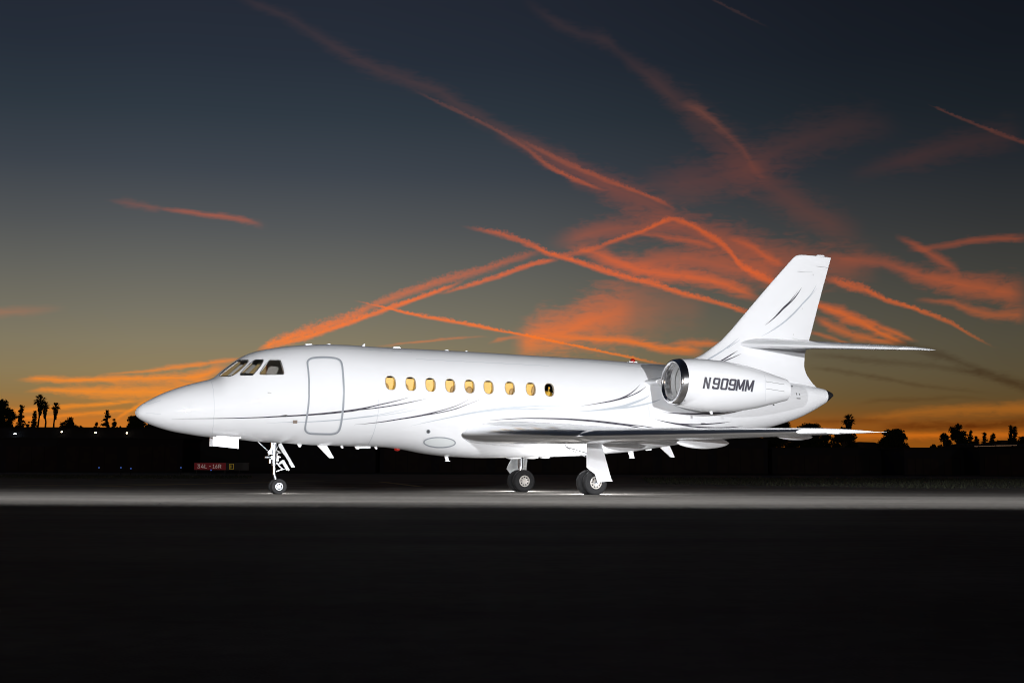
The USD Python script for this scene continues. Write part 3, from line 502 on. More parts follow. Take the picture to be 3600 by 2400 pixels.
for side in (-1, 1):
    sk = lambda keys, n, a, b: wing_skin(interp_st(keys, n), a, b, side)
    wing = obj('wing', [sk(WK, 30, .075, 1.0), wing_skin(WTIP, .075, 1.0, side)], WHITE, jet, smooth=40)
    le = obj('leading_edge', [sk([(q[0],)+q[1:] for q in WK[:2]]+[WK[2]], 22, 0, .078)], CHROME, wing, smooth=True)
    obj('leading_edge', [sk([(WK[2][0]-.03,)+WK[2][1:], WK[3]], 24, 0, .078)], CHROME, wing, smooth=True)
    tipm = wing_skin(WTIP, 0, .078, side); obj('wing_tip_edge', tipm, WHITE, wing, smooth=40)
    fx = lambda p: np.array([p[0], p[1]*-side, p[2]])
    for (u, v, y, ln_, w2, h2) in [(2472, 1556, -6.0, 1.35, .075, .135), (2310, 1551, -4.7, 1.1, .07, .12), (2196, 1563, -3.4, 1.2, .07, .14), (2795, 1535, -8.1, .9, .05, .07)]:
        f_ = obj('flap_fairing', canoe(fx(L(u, v, y)), ln_, w2, h2), WHITE, wing, smooth=True)
        if u == 2472:
            P = np.array([L(2500, 1545, y), L(2508, 1543, y), L(2534, 1553, y), L(2533, 1558, y), L(2490, 1570, y)]); obj('fairing_tail', plate(P[:, [0, 2]], (y-.05)*-side, (y+.05)*-side), WHITE, f_)
    if side < 0:
        lt = obj('navigation_light', canoe(L(2936, 1517.5, -9.5), .55, .04, .045), LENSM, wing, smooth=True, label='clear lamp fairing in the wing tip leading edge')
        obj('lamp', [cyl(L(2935, 1517, -9.55), L(2935, 1517, -9.62), .03, 14)], METAL, lt)
        obj('lamp', [box(L(2960, 1517, -9.56)-[.06, .01, .025], L(2960, 1517, -9.56)+[.06, .01, .025])], STEEL, lt)
        obj('static_wick', cyl(L(3092, 1520, -9.62), L(3118, 1518.5, -9.7), .004, 6), STEEL, wing)

# ------------------------------------------------------------------ fin and tailplane
FLE = [(2395, 1292), (2437, 1261), (2468, 1246), (2493, 1229), (2511, 1215), (2533, 1198), (2564, 1166), (2627.5, 1091), (2704, 1001.6), (2755, 944), (2780, 916), (2793, 902.5), (2801, 898), (2811, 896)]
FTE = [(2890, 1385), (2871.4, 1362), (2858, 1349), (2843, 1328), (2832, 1308), (2827, 1283), (2829, 1252), (2850, 1175), (2877, 1070), (2897, 995), (2908, 955), (2914, 932), (2918, 919), (2921.4, 906)]
le_, te_ = LL(FLE), LL(FTE)
tcs = np.interp(np.arange(14), [0, 4, 7, 13], [.17, .125, .105, .085])
sA = np.linspace(0, 13, 60); st = [PchipInterpolator(np.arange(14), q) for q in (le_[:, 0], le_[:, 2], te_[:, 0], te_[:, 2])]
rows = []
xa, au, _ = airfoil(34, 1.0, 0.0)
for s_ in sA:
    a0, z0, a1, z1 = [float(q(s_)) for q in st]; c = math.hypot(a1-a0, 0); tc = float(np.interp(s_, np.arange(14), tcs))
    up_ = np.r_[au[::-1], -au[1:]]; xx = np.r_[xa[::-1], xa[1:]]
    rows.append(np.stack([a0+(a1-a0)*xx, -up_*c*tc, z0+(z1-z0)*xx], -1))
P = np.stack(rows); m_ = grid(P, close_u=True); nb = P.shape[1]; i = np.arange(nb); j = (i+1) % nb
finm = trimesh.Trimesh(np.vstack([m_.vertices, P[-1].mean(0)+[0, 0, .02]]), np.vstack([m_.faces, np.stack([np.full(nb, 60*nb), 59*nb+i, 59*nb+j], 1)]), process=False)
if finm.volume < 0: finm.invert()
fin = obj('tail_fin', finm, WHITE, jet, smooth=35); on_fin = on_mesh(finm)
for mt, pts in [(D, [(2689, 1144, .3), (2724.5, 1114, 4), (2755, 1082, 6.5), (2775.5, 1061, 3.4), (2803.6, 1023, .3)]), (D, [(2752, 1087, 3), (2778, 1063.5, 3.6), (2796, 1043.7, 3.4), (2818, 1010.5, .3)]),
                (Gs, [(2676, 1182, .3), (2742, 1143, 4.4), (2793, 1099, 5.4), (2826.5, 1061.5, 3.6), (2852, 1033, 2.6), (2870, 1000, .3)]), (Gs, [(2822, 1069, 1.6), (2850, 1040, 1.3), (2872, 1013, .3)]),
                (Gs, [(2488, 1264, 6), (2538, 1233.7, 4.4), (2571, 1209.5, 3), (2597, 1186.5, .3)]), (Gs, [(2556, 1225, 2), (2580, 1209, 2), (2602, 1194, .3)]),
                (D, [(2530, 1272, 5), (2562, 1252, 4), (2593, 1232.6, .3)]), (D, [(2540, 1271, 4), (2577.6, 1256, 3), (2605.6, 1243, .3)])]:
    obj('stripe', ribbon(pts, on_fin, .004), mt, fin, smooth=True)
for pts in ([(2870, 936, .8), (2911, 941, .9)], [(2786, 1187, .8), (2793, 1191, .9), (2843, 1196, 1)], [(2803, 954, .8), (2814, 954.5, 1.2), (2830, 957, .8), (2856, 956, .7)], [(2858, 963.5, 1.4), (2858.5, 969, 1.4)], [(2820, 1083, 1.2), (2820.5, 1086.5, 1.2)], [(2790, 1173, 1.2), (2789, 1178.5, 1.2)]):
    obj('rudder_seam', ribbon(pts, on_fin, .004, 12), STEEL, fin)
for a, b in (((2909, 943), (2924, 945.5)), ((2898, 988), (2910, 990))): obj('static_wick', cyl(L(*map(float, a)), L(*map(float, b)), .004, 6), STEEL, fin)
fin_plate('fin_cap_antenna', [(2868, 900), (2872, 896.5), (2893, 898), (2897, 902)], 0, .06, parent=fin)
SK = [(-.08, 5.50, 7.86, 4.06, 4.17, .115), (-.6, 5.88, 8.05, 4.01, 4.12, .11), (-3.2, 7.82, 9.0, 3.795, 3.84, .10), (-3.62, 8.16, 9.12, 3.76, 3.795, .09), (-3.82, 8.55, 9.16, 3.743, 3.765, .07), (-3.9, 8.95, 9.18, 3.735, 3.74, .05)]
for side in (-1, 1):
    stb = obj('tailplane', [wing_skin(interp_st(SK[:4], 40), 0, .70, side, 40), wing_skin(SK[3:], 0, .70, side, 40)], WHITE, jet, smooth=40)
    kk = [(y, a+(b-a)*.71, b+.05, zl+(zt-zl)*.71+.012, zt-.055, .07) for y, a, b, zl, zt, tc in SK[1:4]]
    obj('elevator', wing_skin(interp_st(kk, 24), 0, 1, side), WHITE, stb, smooth=40)
fair = canoe((6.75, 0, 4.10), 2.9, .19, .17); obj('tailplane_fairing', fair, WHITE, fin, smooth=True)

# ------------------------------------------------------------------ engines
NX, NY = 2.42, -1.95
nxs = np.array([2.56, 2.75, 3.0, 3.4, 3.8, 4.3, 4.8, 5.3, 5.78]); nr_ = PchipInterpolator(nxs, [.592, .622, .648, .667, .662, .615, .528, .41, .285]); nz_ = PchipInterpolator([2.36, 3.4, 4.5, 5.8], [2.846, 2.772, 2.735, 2.712])
GL = [(c, w) for c, w in zip('N909MM', [1, 1, 1, 1, 1.18, 1.18])]
def glyph(ch):                                                      # blocky capitals in a unit cell, strokes with cut corners
    s = .19; ln = lambda *p: sg.LineString(p).buffer(s/2, cap_style=2, join_style=2)
    W = .66
    if ch == 'N': return ln((s/2, 0), (s/2, 1)).union(ln((W-s/2, 0), (W-s/2, 1))).union(sg.Polygon([(0, 1), (s*1.05, 1), (W, 0), (W-s*1.05, 0)]))
    if ch == '0': o = sg.Polygon([(.1, 0), (W-.1, 0), (W, .1), (W, .9), (W-.1, 1), (.1, 1), (0, .9), (0, .1)]); return o.difference(sg.Polygon([(s+.03, s-.03), (W-s-.03, s-.03), (W-s, s), (W-s, 1-s), (W-s-.03, 1-s+.03), (s+.03, 1-s+.03), (s, 1-s), (s, s)]))
    if ch == '9':
        o = sg.Polygon([(.1, .40), (W-.1, .40), (W, .40), (W, .9), (W-.1, 1), (.1, 1), (0, .9), (0, .5)]).difference(sg.Polygon([(s, .40+s-.04), (W-s, .40+s-.04), (W-s, 1-s+.02), (s, 1-s+.02)]))
        return o.union(sg.box(W-s, .1, W, .6)).union(sg.Polygon([(.1, 0), (W-.1, 0), (W, .1), (W, s-.02), (s, s-.02), (s, .28), (0, .28), (0, .1)]))
    if ch == 'M': W2 = .84; return ln((s/2, 0), (s/2, 1)).union(ln((W2-s/2, 0), (W2-s/2, 1))).union(sg.Polygon([(0, 1), (s*1.1, 1), (W2/2+s*.5, .12), (W2/2-s*.5, .12)])).union(sg.Polygon([(W2, 1), (W2-s*1.1, 1), (W2/2-s*.5, .12), (W2/2+s*.5, .12)]))
for side in (-1, 1):
    mir = np.array([1, -side, 1.])
    def M(m_):
        if side < 0: return m_
        return trimesh.Trimesh(np.array(m_.vertices)*[1, -1, 1], m_.faces[:, ::-1], process=False)
    th = np.linspace(0, 2*np.pi, 72, endpoint=False); X = np.r_[2.56, np.linspace(2.62, 5.78, 60)]
    P = np.stack([np.stack([np.full(72, x)+.03*np.sin(th)*(1 if x < 3 else 0)*max(0, (3-x)/.45), NY+float(nr_(x))*np.cos(th), float(nz_(x))+float(nr_(x))*np.sin(th)], -1) for x in X])
    cowl = grid(P, close_u=True); end = P[-1].copy(); inn = end.copy(); inn[:, 1] = NY+(inn[:, 1]-NY)*.93; inn[:, 2] = nz_(5.78)+(inn[:, 2]-nz_(5.78))*.93; back = inn-[1.0, 0, 0]
    cowl = trimesh.util.concatenate([cowl, grid(np.stack([end, inn, back]), close_u=True)])
    if cowl.face_normals[100] @ (cowl.triangles_center[100]-np.array([3, NY, 2.8])) < 0: cowl.invert()
    nac = obj('engine_nacelle', M(cowl), WHITE, jet, smooth=40)
    lip = revolve_x([(2.62, .445), (2.52, .448), (2.45, .458), (2.405, .475), (2.375, .50), (2.37, .525), (2.385, .550), (2.42, .568), (2.48, .581), (2.562, .5925), (2.562, .57)], 72)
    V = np.array(lip.vertices); ang = np.arctan2(V[:, 2], V[:, 1]); V[:, 0] += .03*np.sin(ang); V += [0, NY, 2.84]; lip = trimesh.Trimesh(V, lip.faces, process=False); obj('intake_lip', M(lip), LIPM, nac, smooth=60)
    duct = revolve_x([(2.60, .446), (2.75, .45), (3.05, .46), (3.2, .46)], 64); duct.apply_translation((0, NY, 2.835)); obj('intake_duct', M(duct), DUCT, nac, smooth=60)
    seam = revolve_x([(2.735, .452), (2.735, .440), (2.75, .440), (2.75, .452)], 64); seam.apply_translation((0, NY, 2.835)); obj('intake_ring', M(seam), STEEL, nac)
    blades = []
    for q in range(24):
        a = 2*math.pi*q/24; b = trimesh.creation.box((.10, .008, .34)); b.apply_transform(trimesh.transformations.rotation_matrix(.75, (0, 0, 1))); b.apply_translation((0, 0, .28)); b.apply_transform(trimesh.transformations.rotation_matrix(a, (1, 0, 0))); blades.append(b)
    for b in blades: b.apply_translation((3.0, NY, 2.835))
    fan = obj('fan', [M(trimesh.util.concatenate(blades))], FANM, nac)
    disc = revolve_x([(3.1, 0), (3.09, .2), (3.1, .455)], 48); disc.apply_translation((0, NY, 2.835)); obj('fan_back', M(disc), HOLE, nac)
    spn = revolve_x([(2.80, 0), (2.83, .03), (2.9, .085), (3.0, .125), (3.06, .13)], 32); spn.apply_translation((0, NY, 2.835)); obj('spinner', M(spn), FANM, nac, smooth=True)
    pyl = wing_skin([(-1.0, 2.10, 5.2, 2.87, 2.83, .085), (-1.42, 2.22, 5.2, 2.87, 2.83, .085)], 0, 1, side, 24)
    obj('engine_pylon', pyl, WHITE, jet, smooth=40)
    if side < 0:
        on_nac = on_mesh(cowl)
        o = np.array([2200+1058/3.92, 1200+646/3.92]); ax = np.array([1, .067]); base_x = [1058, 1182, 1295, 1404, 1508, 1632]; wid = [90, 98, 98, 98, 112, 112]
        for gi, (ch, bx, wd) in enumerate(zip('N909MM', base_x, wid)):
            gp = glyph(ch); W_ = .84 if ch == 'M' else .66
            for lay, (mt, dx, dy, lf) in enumerate([(SILVERP, 4.5, 5.0, .003), (DARKP, 0, 0, .005)]):
                def fpx(x, y): X_ = bx+x/W_*wd+y*30+dx; return np.stack([2200+X_/3.92, 1200+(646+(X_-1058-y*30)*.067-y*157+dy)/3.92], -1)
                def dense(c): c = np.array(sg.LineString(c).segmentize(.2).coords); return fpx(c[:, 0], c[:, 1])
                poly = sg.Polygon(dense(gp.exterior.coords), [dense(h.coords) for h in gp.interiors])
                if lay == 0: sh = poly
                else: letter = obj('registration_letter', patch(poly, on_nac, lf, 14), mt, nac, smooth=True); obj('letter_shadow', patch(sh, on_nac, .003, 14), SILVERP, nac, smooth=True)
        for pts in ([(2692, 1340.5, 1.1), (2757, 1351, 1.1)], [(2693, 1365.5, 1.1), (2757, 1375.5, 1.1)]): obj('cowl_seam', ribbon(pts, on_nac, .004, 12), HOLE, nac)
        for pts in ([(2688, 1318, .7), (2692, 1360, .7), (2690, 1410, .7)],): obj('cowl_seam', ribbon(pts, on_nac, .003, 20), SILVERP, nac)
        tt = np.linspace(0, 2*np.pi, 16, endpoint=False)
        obj('oil_vent', patch(np.c_[2403.5+7*np.cos(tt), 1406.5+2.6*np.sin(tt)+.9*np.cos(tt)], on_nac, .005, 4), STEEL, nac)
        for q in ((2387.5, 1418), (2392, 1419), (2397, 1420)): obj('rivet', patch([(q[0]-1, q[1]-1), (q[0]+1, q[1]-1), (q[0]+1, q[1]+1), (q[0]-1, q[1]+1)], on_nac, .005, 4), HOLE, nac)
        fin_plate('drain_mast', [(2494, 1443), (2503, 1443), (2505.5, 1456), (2499, 1456)], NY, .03, parent=nac)

# ------------------------------------------------------------------ undercarriage
def wheel(parent, x, y, R, wd, rr, main, out):
    w = wd/2; prof = [(-w*.78, rr), (-w*.9, rr+.02), (-w, R*.80), (-w*.93, R*.90), (-w*.72, R*.972), (-w*.35, R*.997), (0, R), (w*.35, R*.997), (w*.72, R*.972), (w*.93, R*.90), (w, R*.80), (w*.9, rr+.02), (w*.78, rr)]
    t_ = revolve_y(prof, 56); t_.apply_translation((x, y, R-.012)); V = np.array(t_.vertices); V[:, 2] = np.maximum(V[:, 2], .002); obj('tyre', trimesh.Trimesh(V, t_.faces, process=False), TYRE, parent, smooth=50)
    o = out
    rimp = [(-o*-w*.80, rr+.004), (o*w*.86, rr-.004), (o*w*.86, rr-.020), (o*w*.62, rr-.032), (o*w*.50, rr*.62 if main else rr*.55), (o*w*.50, rr*.42), (o*w*.66, rr*.38), (o*w*.66, 0)]
    hub = revolve_y(rimp, 48); hub.apply_translation((x, y, R-.012)); rm = obj('wheel_rim', hub, RIM if main else METAL, parent, smooth=25)
    nh = 9 if main else 6; hs = []
    for q in range(nh):
        a = 2*math.pi*q/nh+.2; r_ = rr*.70 if main else rr*.62
        c_ = np.array([x+r_*math.cos(a), y+o*w*(.50+.012), R-.012+r_*math.sin(a)]); hs.append(cyl(c_-[0, o*.03, 0], c_+[0, o*.022, 0], .017 if main else .010, 12))
    obj('wheel_hole', hs, HOLE, rm)
    inn = revolve_y([(-o*w*.7, rr+.002), (-o*w*.6, rr*.5), (-o*w*.6, 0)], 32); inn.apply_translation((x, y, R-.012)); obj('wheel_back', inn, STEEL, rm)
C7 = lambda pts, y=0.0: LL(crop(880, 1530, 7.13, pts), y)
NGX = -7.25
q7 = lambda x, y, yy=0.0: L(880+x/7.13, 1530+y/7.13, yy)
strut = [cyl(q7(605, 150), q7(590, 470), .052), cyl(q7(585, 480), q7(578, 620), .050), cyl(q7(580, 470), q7(580, 488), .058), cyl(q7(580, 625), q7(578, 745), .046), cyl(q7(577, 740), q7(577, 758), .055)]
P = C7([(515, 170), (655, 170), (640, 330), (620, 470), (510, 470), (440, 460), (425, 420), (450, 385), (500, 350), (515, 290)]); strut.append(plate(P[:, [0, 2]], -.022, .022))
ng = obj('nose_landing_gear', strut, METAL, jet, smooth=30)
obj('oleo_piston', [cyl(q7(592, 750), q7(592, 960), .030)], CHROME, ng)
a0 = np.array([NGX, 0, .17]); obj('axle_fork', [cyl(q7(592, 955), a0+[-.02, 0, .05], .034), cyl(a0-[0, .13, 0], a0+[0, .13, 0], .022), cyl(q7(560, 968), q7(612, 968), .026)], METAL, ng)
obj('drag_brace', [cyl(q7(150, 120), q7(430, 385), .014), cyl(q7(462, 415)-[0, .05, 0], q7(462, 415)+[0, .05, 0], .028)], METAL, ng)
P = C7([(760, 190), (1110, 795), (1085, 800), (1030, 805), (965, 715), (945, 650), (860, 520), (800, 440), (690, 265), (700, 215)]); obj('gear_leg_door', plate(P[:, [0, 2]], -.06, -.03), GEARW, ng)
P = C7([(700, 690), (790, 612), (835, 615), (975, 855), (960, 885), (935, 865), (895, 880), (790, 690), (725, 730)]); obj('door_link', plate(P[:, [0, 2]], -.05, -.02), GEARW, ng)
obj('torque_link', [bar(q7(650, 690), q7(800, 840), .06, .022), bar(q7(800, 845), q7(640, 905), .06, .022), bar(q7(800, 850), q7(880, 835), .03, .016), cyl(q7(652, 690)-[0, .05, 0], q7(652, 690)+[0, .05, 0], .02, 14), cyl(q7(805, 845)-[0, .04, 0], q7(805, 845)+[0, .04, 0], .016, 14)], METAL, ng)
obj('steering_actuator', [cyl(q7(365, 550), q7(500, 552), .026), cyl(q7(440, 480), q7(480, 480), .02), bar(q7(490, 590), q7(485, 700), .05, .035), bar(q7(520, 520), q7(540, 600), .1, .05)], METAL, ng)
obj('taxi_lamp', [cyl(q7(700, 520), q7(745, 560), .03), cyl(q7(650, 430), q7(780, 430), .009), bar(q7(660, 470), q7(680, 640), .05, .05)], STEEL, ng)
hose = []
for k_ in range(4):
    pts = [q7(690, 270, -.03), q7(660-10*k_, 360+10*k_, -.04), q7(720+8*k_, 400, -.05), q7(650+12*k_, 470, -.05), q7(670, 560+12*k_, -.04)]
    hose += [cyl(pts[i_], pts[i_+1], .005, 8) for i_ in range(4)]
obj('hydraulic_hose', hose, STEEL, ng)
for y in (-.125, .125): wheel(ng, NGX, y, .187, .135, .092, False, -1)
for pts, y, nm in [([(748, 1533), (840, 1542), (839, 1577), (747, 1567)], -.34, 'near'), ([(737, 1537), (745, 1533), (830, 1545), (829, 1571), (736, 1568)], .34, 'far')]:
    P = LL(pts, y); d_ = obj('nose_gear_door', plate(P[:, [0, 2]], y-.012, y+.012), WHITE, jet)
bay = LL([(752, 1536), (838, 1545), (838, 1549), (752, 1541)], 0); obj('nose_gear_bay', box((bay[:, 0].min(), -.3, 1.30), (bay[:, 0].max(), .3, 1.36)), STEEL, jet)
for side in (-1, 1):
    y0 = 2.215*-side*-1 if side > 0 else -2.215
    q3 = lambda x, y, yy=0.0: L(1600+x/3.92, 1400+y/3.92, yy)
    xs2 = -.0
    top = np.array([-.02, y0, 1.35]); mid = np.array([-.0, y0, .62]); low = np.array([0, y0, .29])
    mg = obj('main_landing_gear', [cyl(top, np.array([0, y0, 1.0]), .062), cyl(np.array([0, y0, 1.02]), np.array([0, y0, .98]), .072), cyl(np.array([0, y0, 1.0]), mid, .066), cyl(mid+[0, 0, .03], mid, .074)], METAL, jet)
    obj('oleo_piston', cyl(mid, low, .045), CHROME, mg)
    obj('axle', cyl(low-[0, .27, 0], low+[0, .27, 0], .04), METAL, mg)
    obj('seal_band', [cyl((0, y0, .962), (0, y0, .95), .068), cyl((0, y0, .93), (0, y0, .922), .068), cyl((0, y0, .64), (0, y0, .63), .068)], HOLE, mg)
    obj('hydraulic_line', [cyl((.10, y0-.03, 1.3), (.12, y0-.03, .62), .009, 8), cyl((.13, y0-.03, 1.3), (.09, y0-.03, .62), .007, 8), box((.06, y0-.06, .9), (.14, y0, .94)), box((.06, y0-.06, .68), (.14, y0, .72))], STEEL, mg)
    obj('gear_brace', bar((.16, y0, 1.35), (.12, y0, .64), .05, .03), GEARW, mg)
    s2 = 1 if y0 > 0 else -1
    obj('side_brace', [cyl((-.05, y0-s2*.05, 1.0), (-.25, y0-s2*.95, 1.18), .02), cyl((-.25, y0-s2*.95, 1.18), (-.3, y0-s2*.8, 1.42), .016), cyl((-.12, y0-s2*.1, .92), (-.25, y0-s2*.95, 1.16), .012)], STEEL, mg)
    if side < 0:
        for y in (-2.40, -2.03): wheel(mg, 0, y, .305, .185, .150, True, -1)
        P = LL(crop(1600, 1400, 3.92, [(1818, 565), (2050, 565), (2056, 590), (2020, 650), (2055, 770), (2150, 1118), (2168, 1140), (1990, 1150), (1965, 1165), (1925, 1040), (1850, 985), (1812, 950), (1812, 680)]), -2.62)
        d_ = obj('main_gear_door', plate(P[:, [0, 2]], -2.64, -2.61), WHITE, mg)
        P = LL(crop(1600, 1400, 3.92, [(1822, 655), (2018, 650), (2016, 656), (1822, 661)]), -2.645); obj('door_hinge', plate(P[:, [0, 2]], -2.648, -2.64), STEEL, mg)
    else:
        for y in (2.0, 2.37): wheel(mg, 0, y, .305, .185, .150, True, -1)
        P = LL(crop(1600, 1400, 3.92, [(780, 830), (995, 815), (980, 995), (890, 1000), (840, 1010), (770, 1048), (712, 972), (725, 930)]), 2.62); obj('main_gear_door', plate(P[:, [0, 2]], 2.61, 2.64), GEARW, mg)
for u0, u1, v in ((1780, 1830, 1609), (1845, 1892, 1608), (1898, 1933, 1607)): obj('belly_fairing', canoe(L((u0+u1)/2, float(v), 0), (u1-u0)/118, .12, .035), WHITE, jet, smooth=True)

# ------------------------------------------------------------------ buildings across the airfield
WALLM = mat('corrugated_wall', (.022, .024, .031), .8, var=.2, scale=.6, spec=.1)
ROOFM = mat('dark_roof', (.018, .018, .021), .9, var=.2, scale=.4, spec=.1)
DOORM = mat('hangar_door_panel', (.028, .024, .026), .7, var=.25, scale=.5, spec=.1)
FRAMEM = mat('door_frame', (.015, .015, .018), .7, spec=.1)
def gx(u, dist): return at(float(u), 1650., dist)[0]
def gz(v, dist, u=1800): return max(at(float(u), float(v), dist)[2], .05)
def building(name, label, u0, u1, v, dist, deep, slope=0.0, doors=0, dv=None, cat='hangar', group=None):
    x0, x1, z = gx(u0, dist), gx(u1, dist), gz(v, dist, (u0+u1)/2)
    b = thing(name, label, cat, ((x0+x1)/2, dist, 0), group=group); w = (x1-x0)/2
    obj('wall', box((-w, 0, -.1), (w, deep, z-.25)), WALLM, b, smooth=False)
    obj('roof', trimesh.convex.convex_hull(np.array([(sx_*(w+.3), sy_, z-.26+dz) for sx_ in (-1, 1) for sy_, dz in ((-.35, 0), (-.35, .26), (deep+.3, 0), (deep+.3, .3))] + [(sx_*(w+.3), deep*.5, z+slope) for sx_ in (-1, 1)])), ROOFM, b, smooth=False)
    if doors:
        dw = 2*w/doors; dh = (dv or .72)*z
        for q in range(doors):
            c = -w+dw*(q+.5); d_ = obj('hangar_door', box((c-dw*.42, -.10, 0), (c+dw*.42, -.02, dh)), DOORM, b, smooth=False)
            for r_ in range(1, 4): obj('door_joint', box((c-dw*.42+dw*.84*r_/4-.05, -.14, 0), (c-dw*.42+dw*.84*r_/4+.05, -.10, dh)), FRAMEM, d_, smooth=False)
    return b
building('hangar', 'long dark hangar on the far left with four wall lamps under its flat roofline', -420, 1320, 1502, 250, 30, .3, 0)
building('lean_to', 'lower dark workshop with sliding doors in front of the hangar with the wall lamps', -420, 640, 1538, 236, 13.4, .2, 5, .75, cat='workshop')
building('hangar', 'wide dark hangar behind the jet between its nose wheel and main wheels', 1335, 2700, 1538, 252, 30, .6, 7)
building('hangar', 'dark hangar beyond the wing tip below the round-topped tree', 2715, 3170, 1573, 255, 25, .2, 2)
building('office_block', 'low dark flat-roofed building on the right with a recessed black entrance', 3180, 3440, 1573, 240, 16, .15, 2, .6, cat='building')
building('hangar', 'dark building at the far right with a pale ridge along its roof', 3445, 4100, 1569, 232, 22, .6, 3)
for a in ((3430, 1569, 3590, 1564),):
    p, q = at(3425., 1568.5, 231.), at(3575., 1564.5, 231.); o = thing('roof_pipe', 'thin pale pipe along the roof edge of the building at the far right', 'pipe', p); obj('pipe', bar((0, 0, 0), q-p, .12, .12), STEEL, o)
    for f_ in (.1, .5, .9): obj('bracket', box((q-p)*f_-[.06, .3, .5], (q-p)*f_+[.06, .06, 0]), FRAMEM, o)
LAMPW = mat('cool_lamp_glow', (.8, .8, .8), emit=((.80, .95, 1.0), 9.0)); LAMPY = mat('warm_lamp_glow', (.8, .8, .8), emit=((1.0, .78, .50), 8.0))
for (u, v, mt, lab) in ((53, 1524.5, LAMPW, 'cool white wall lamp at the far left of the dark hangar'), (217, 1517.5, LAMPY, 'warm wall lamp on the hangar between the palms and the round bush'), (336, 1520, LAMPY, 'warm wall lamp on the hangar left of the tall conifer'), (446, 1521.5, LAMPY, 'warm wall lamp on the hangar just left of the jet nose')):
    p = at(float(u), float(v), 249.2); o = thing('wall_lamp', lab, 'lamp', p)
    obj('bracket', box((-.08, .1, -.05), (.08, .85, .08)), FRAMEM, o); obj('hood', box((-.34, -.42, .17), (.34, .3, .24)), FRAMEM, o)
    bl = trimesh.creation.uv_sphere(1, count=[10, 16]).apply_scale((.16 if mt is LAMPY else .28, .13, .13 if mt is LAMPY else .09)); obj('bulb', bl, mt, o, smooth=True)
hill = lambda u0, u1, v, dist, nm: tag(obj('hill', canoe(((gx(u0, dist)+gx(u1, dist))/2, dist, 0), (gx(u1, dist)-gx(u0, dist)), 300, gz(v, dist, (u0+u1)/2), 30), EARTH, smooth=True), kind='structure')
hill(2935, 3110, 1552, 2600, ''); hill(3470, 3580, 1547, 2600, '')

# ------------------------------------------------------------------ trees on the skyline
LEAF = usdkit.material(stage, LOOK+'dark_foliage', {'d': ('diffuse_bsdf', {'color': (.03, .042, .018)}), 't': ('translucent_bsdf', {'color': (.025, .035, .01)}), 'm': ('mix_closure', {'fac': .25})}, [('d.BSDF', 'm.closure1'), ('t.BSDF', 'm.closure2')], surface='m.closure')
BARK = mat('tree_bark', (.06, .045, .035), .9, var=.3, scale=4)
def leaves(C_, size, rng, flat=.0):
    n = len(C_); a = rng.normal(size=(n, 3)); a /= np.linalg.norm(a, axis=1, keepdims=True); b = np.cross(a, rng.normal(size=(n, 3))); b /= np.linalg.norm(b, axis=1, keepdims=True)
    s = size*rng.uniform(.6, 1.3, (n, 1)); V = np.stack([C_+a*s, C_+b*s*.55, C_-a*s, C_-b*s*.55], 1).reshape(-1, 3); i = np.arange(n)[:, None]*4
    return trimesh.Trimesh(V, np.vstack([i+[0, 1, 2], i+[0, 2, 3]]), process=False)
def trunk_mesh(h, r, rng, lean=0.0, n=7):
    pts = [np.array([lean*h*(t_**1.5)+rng.normal()*.006*h*t_, rng.normal()*.006*h*t_, h*t_]) for t_ in np.linspace(0, 1, n)]
    return [cyl(pts[i_], pts[i_+1], r*(1-.7*i_/n), 9, r*(1-.7*(i_+1)/n)) for i_ in range(n-1)], pts
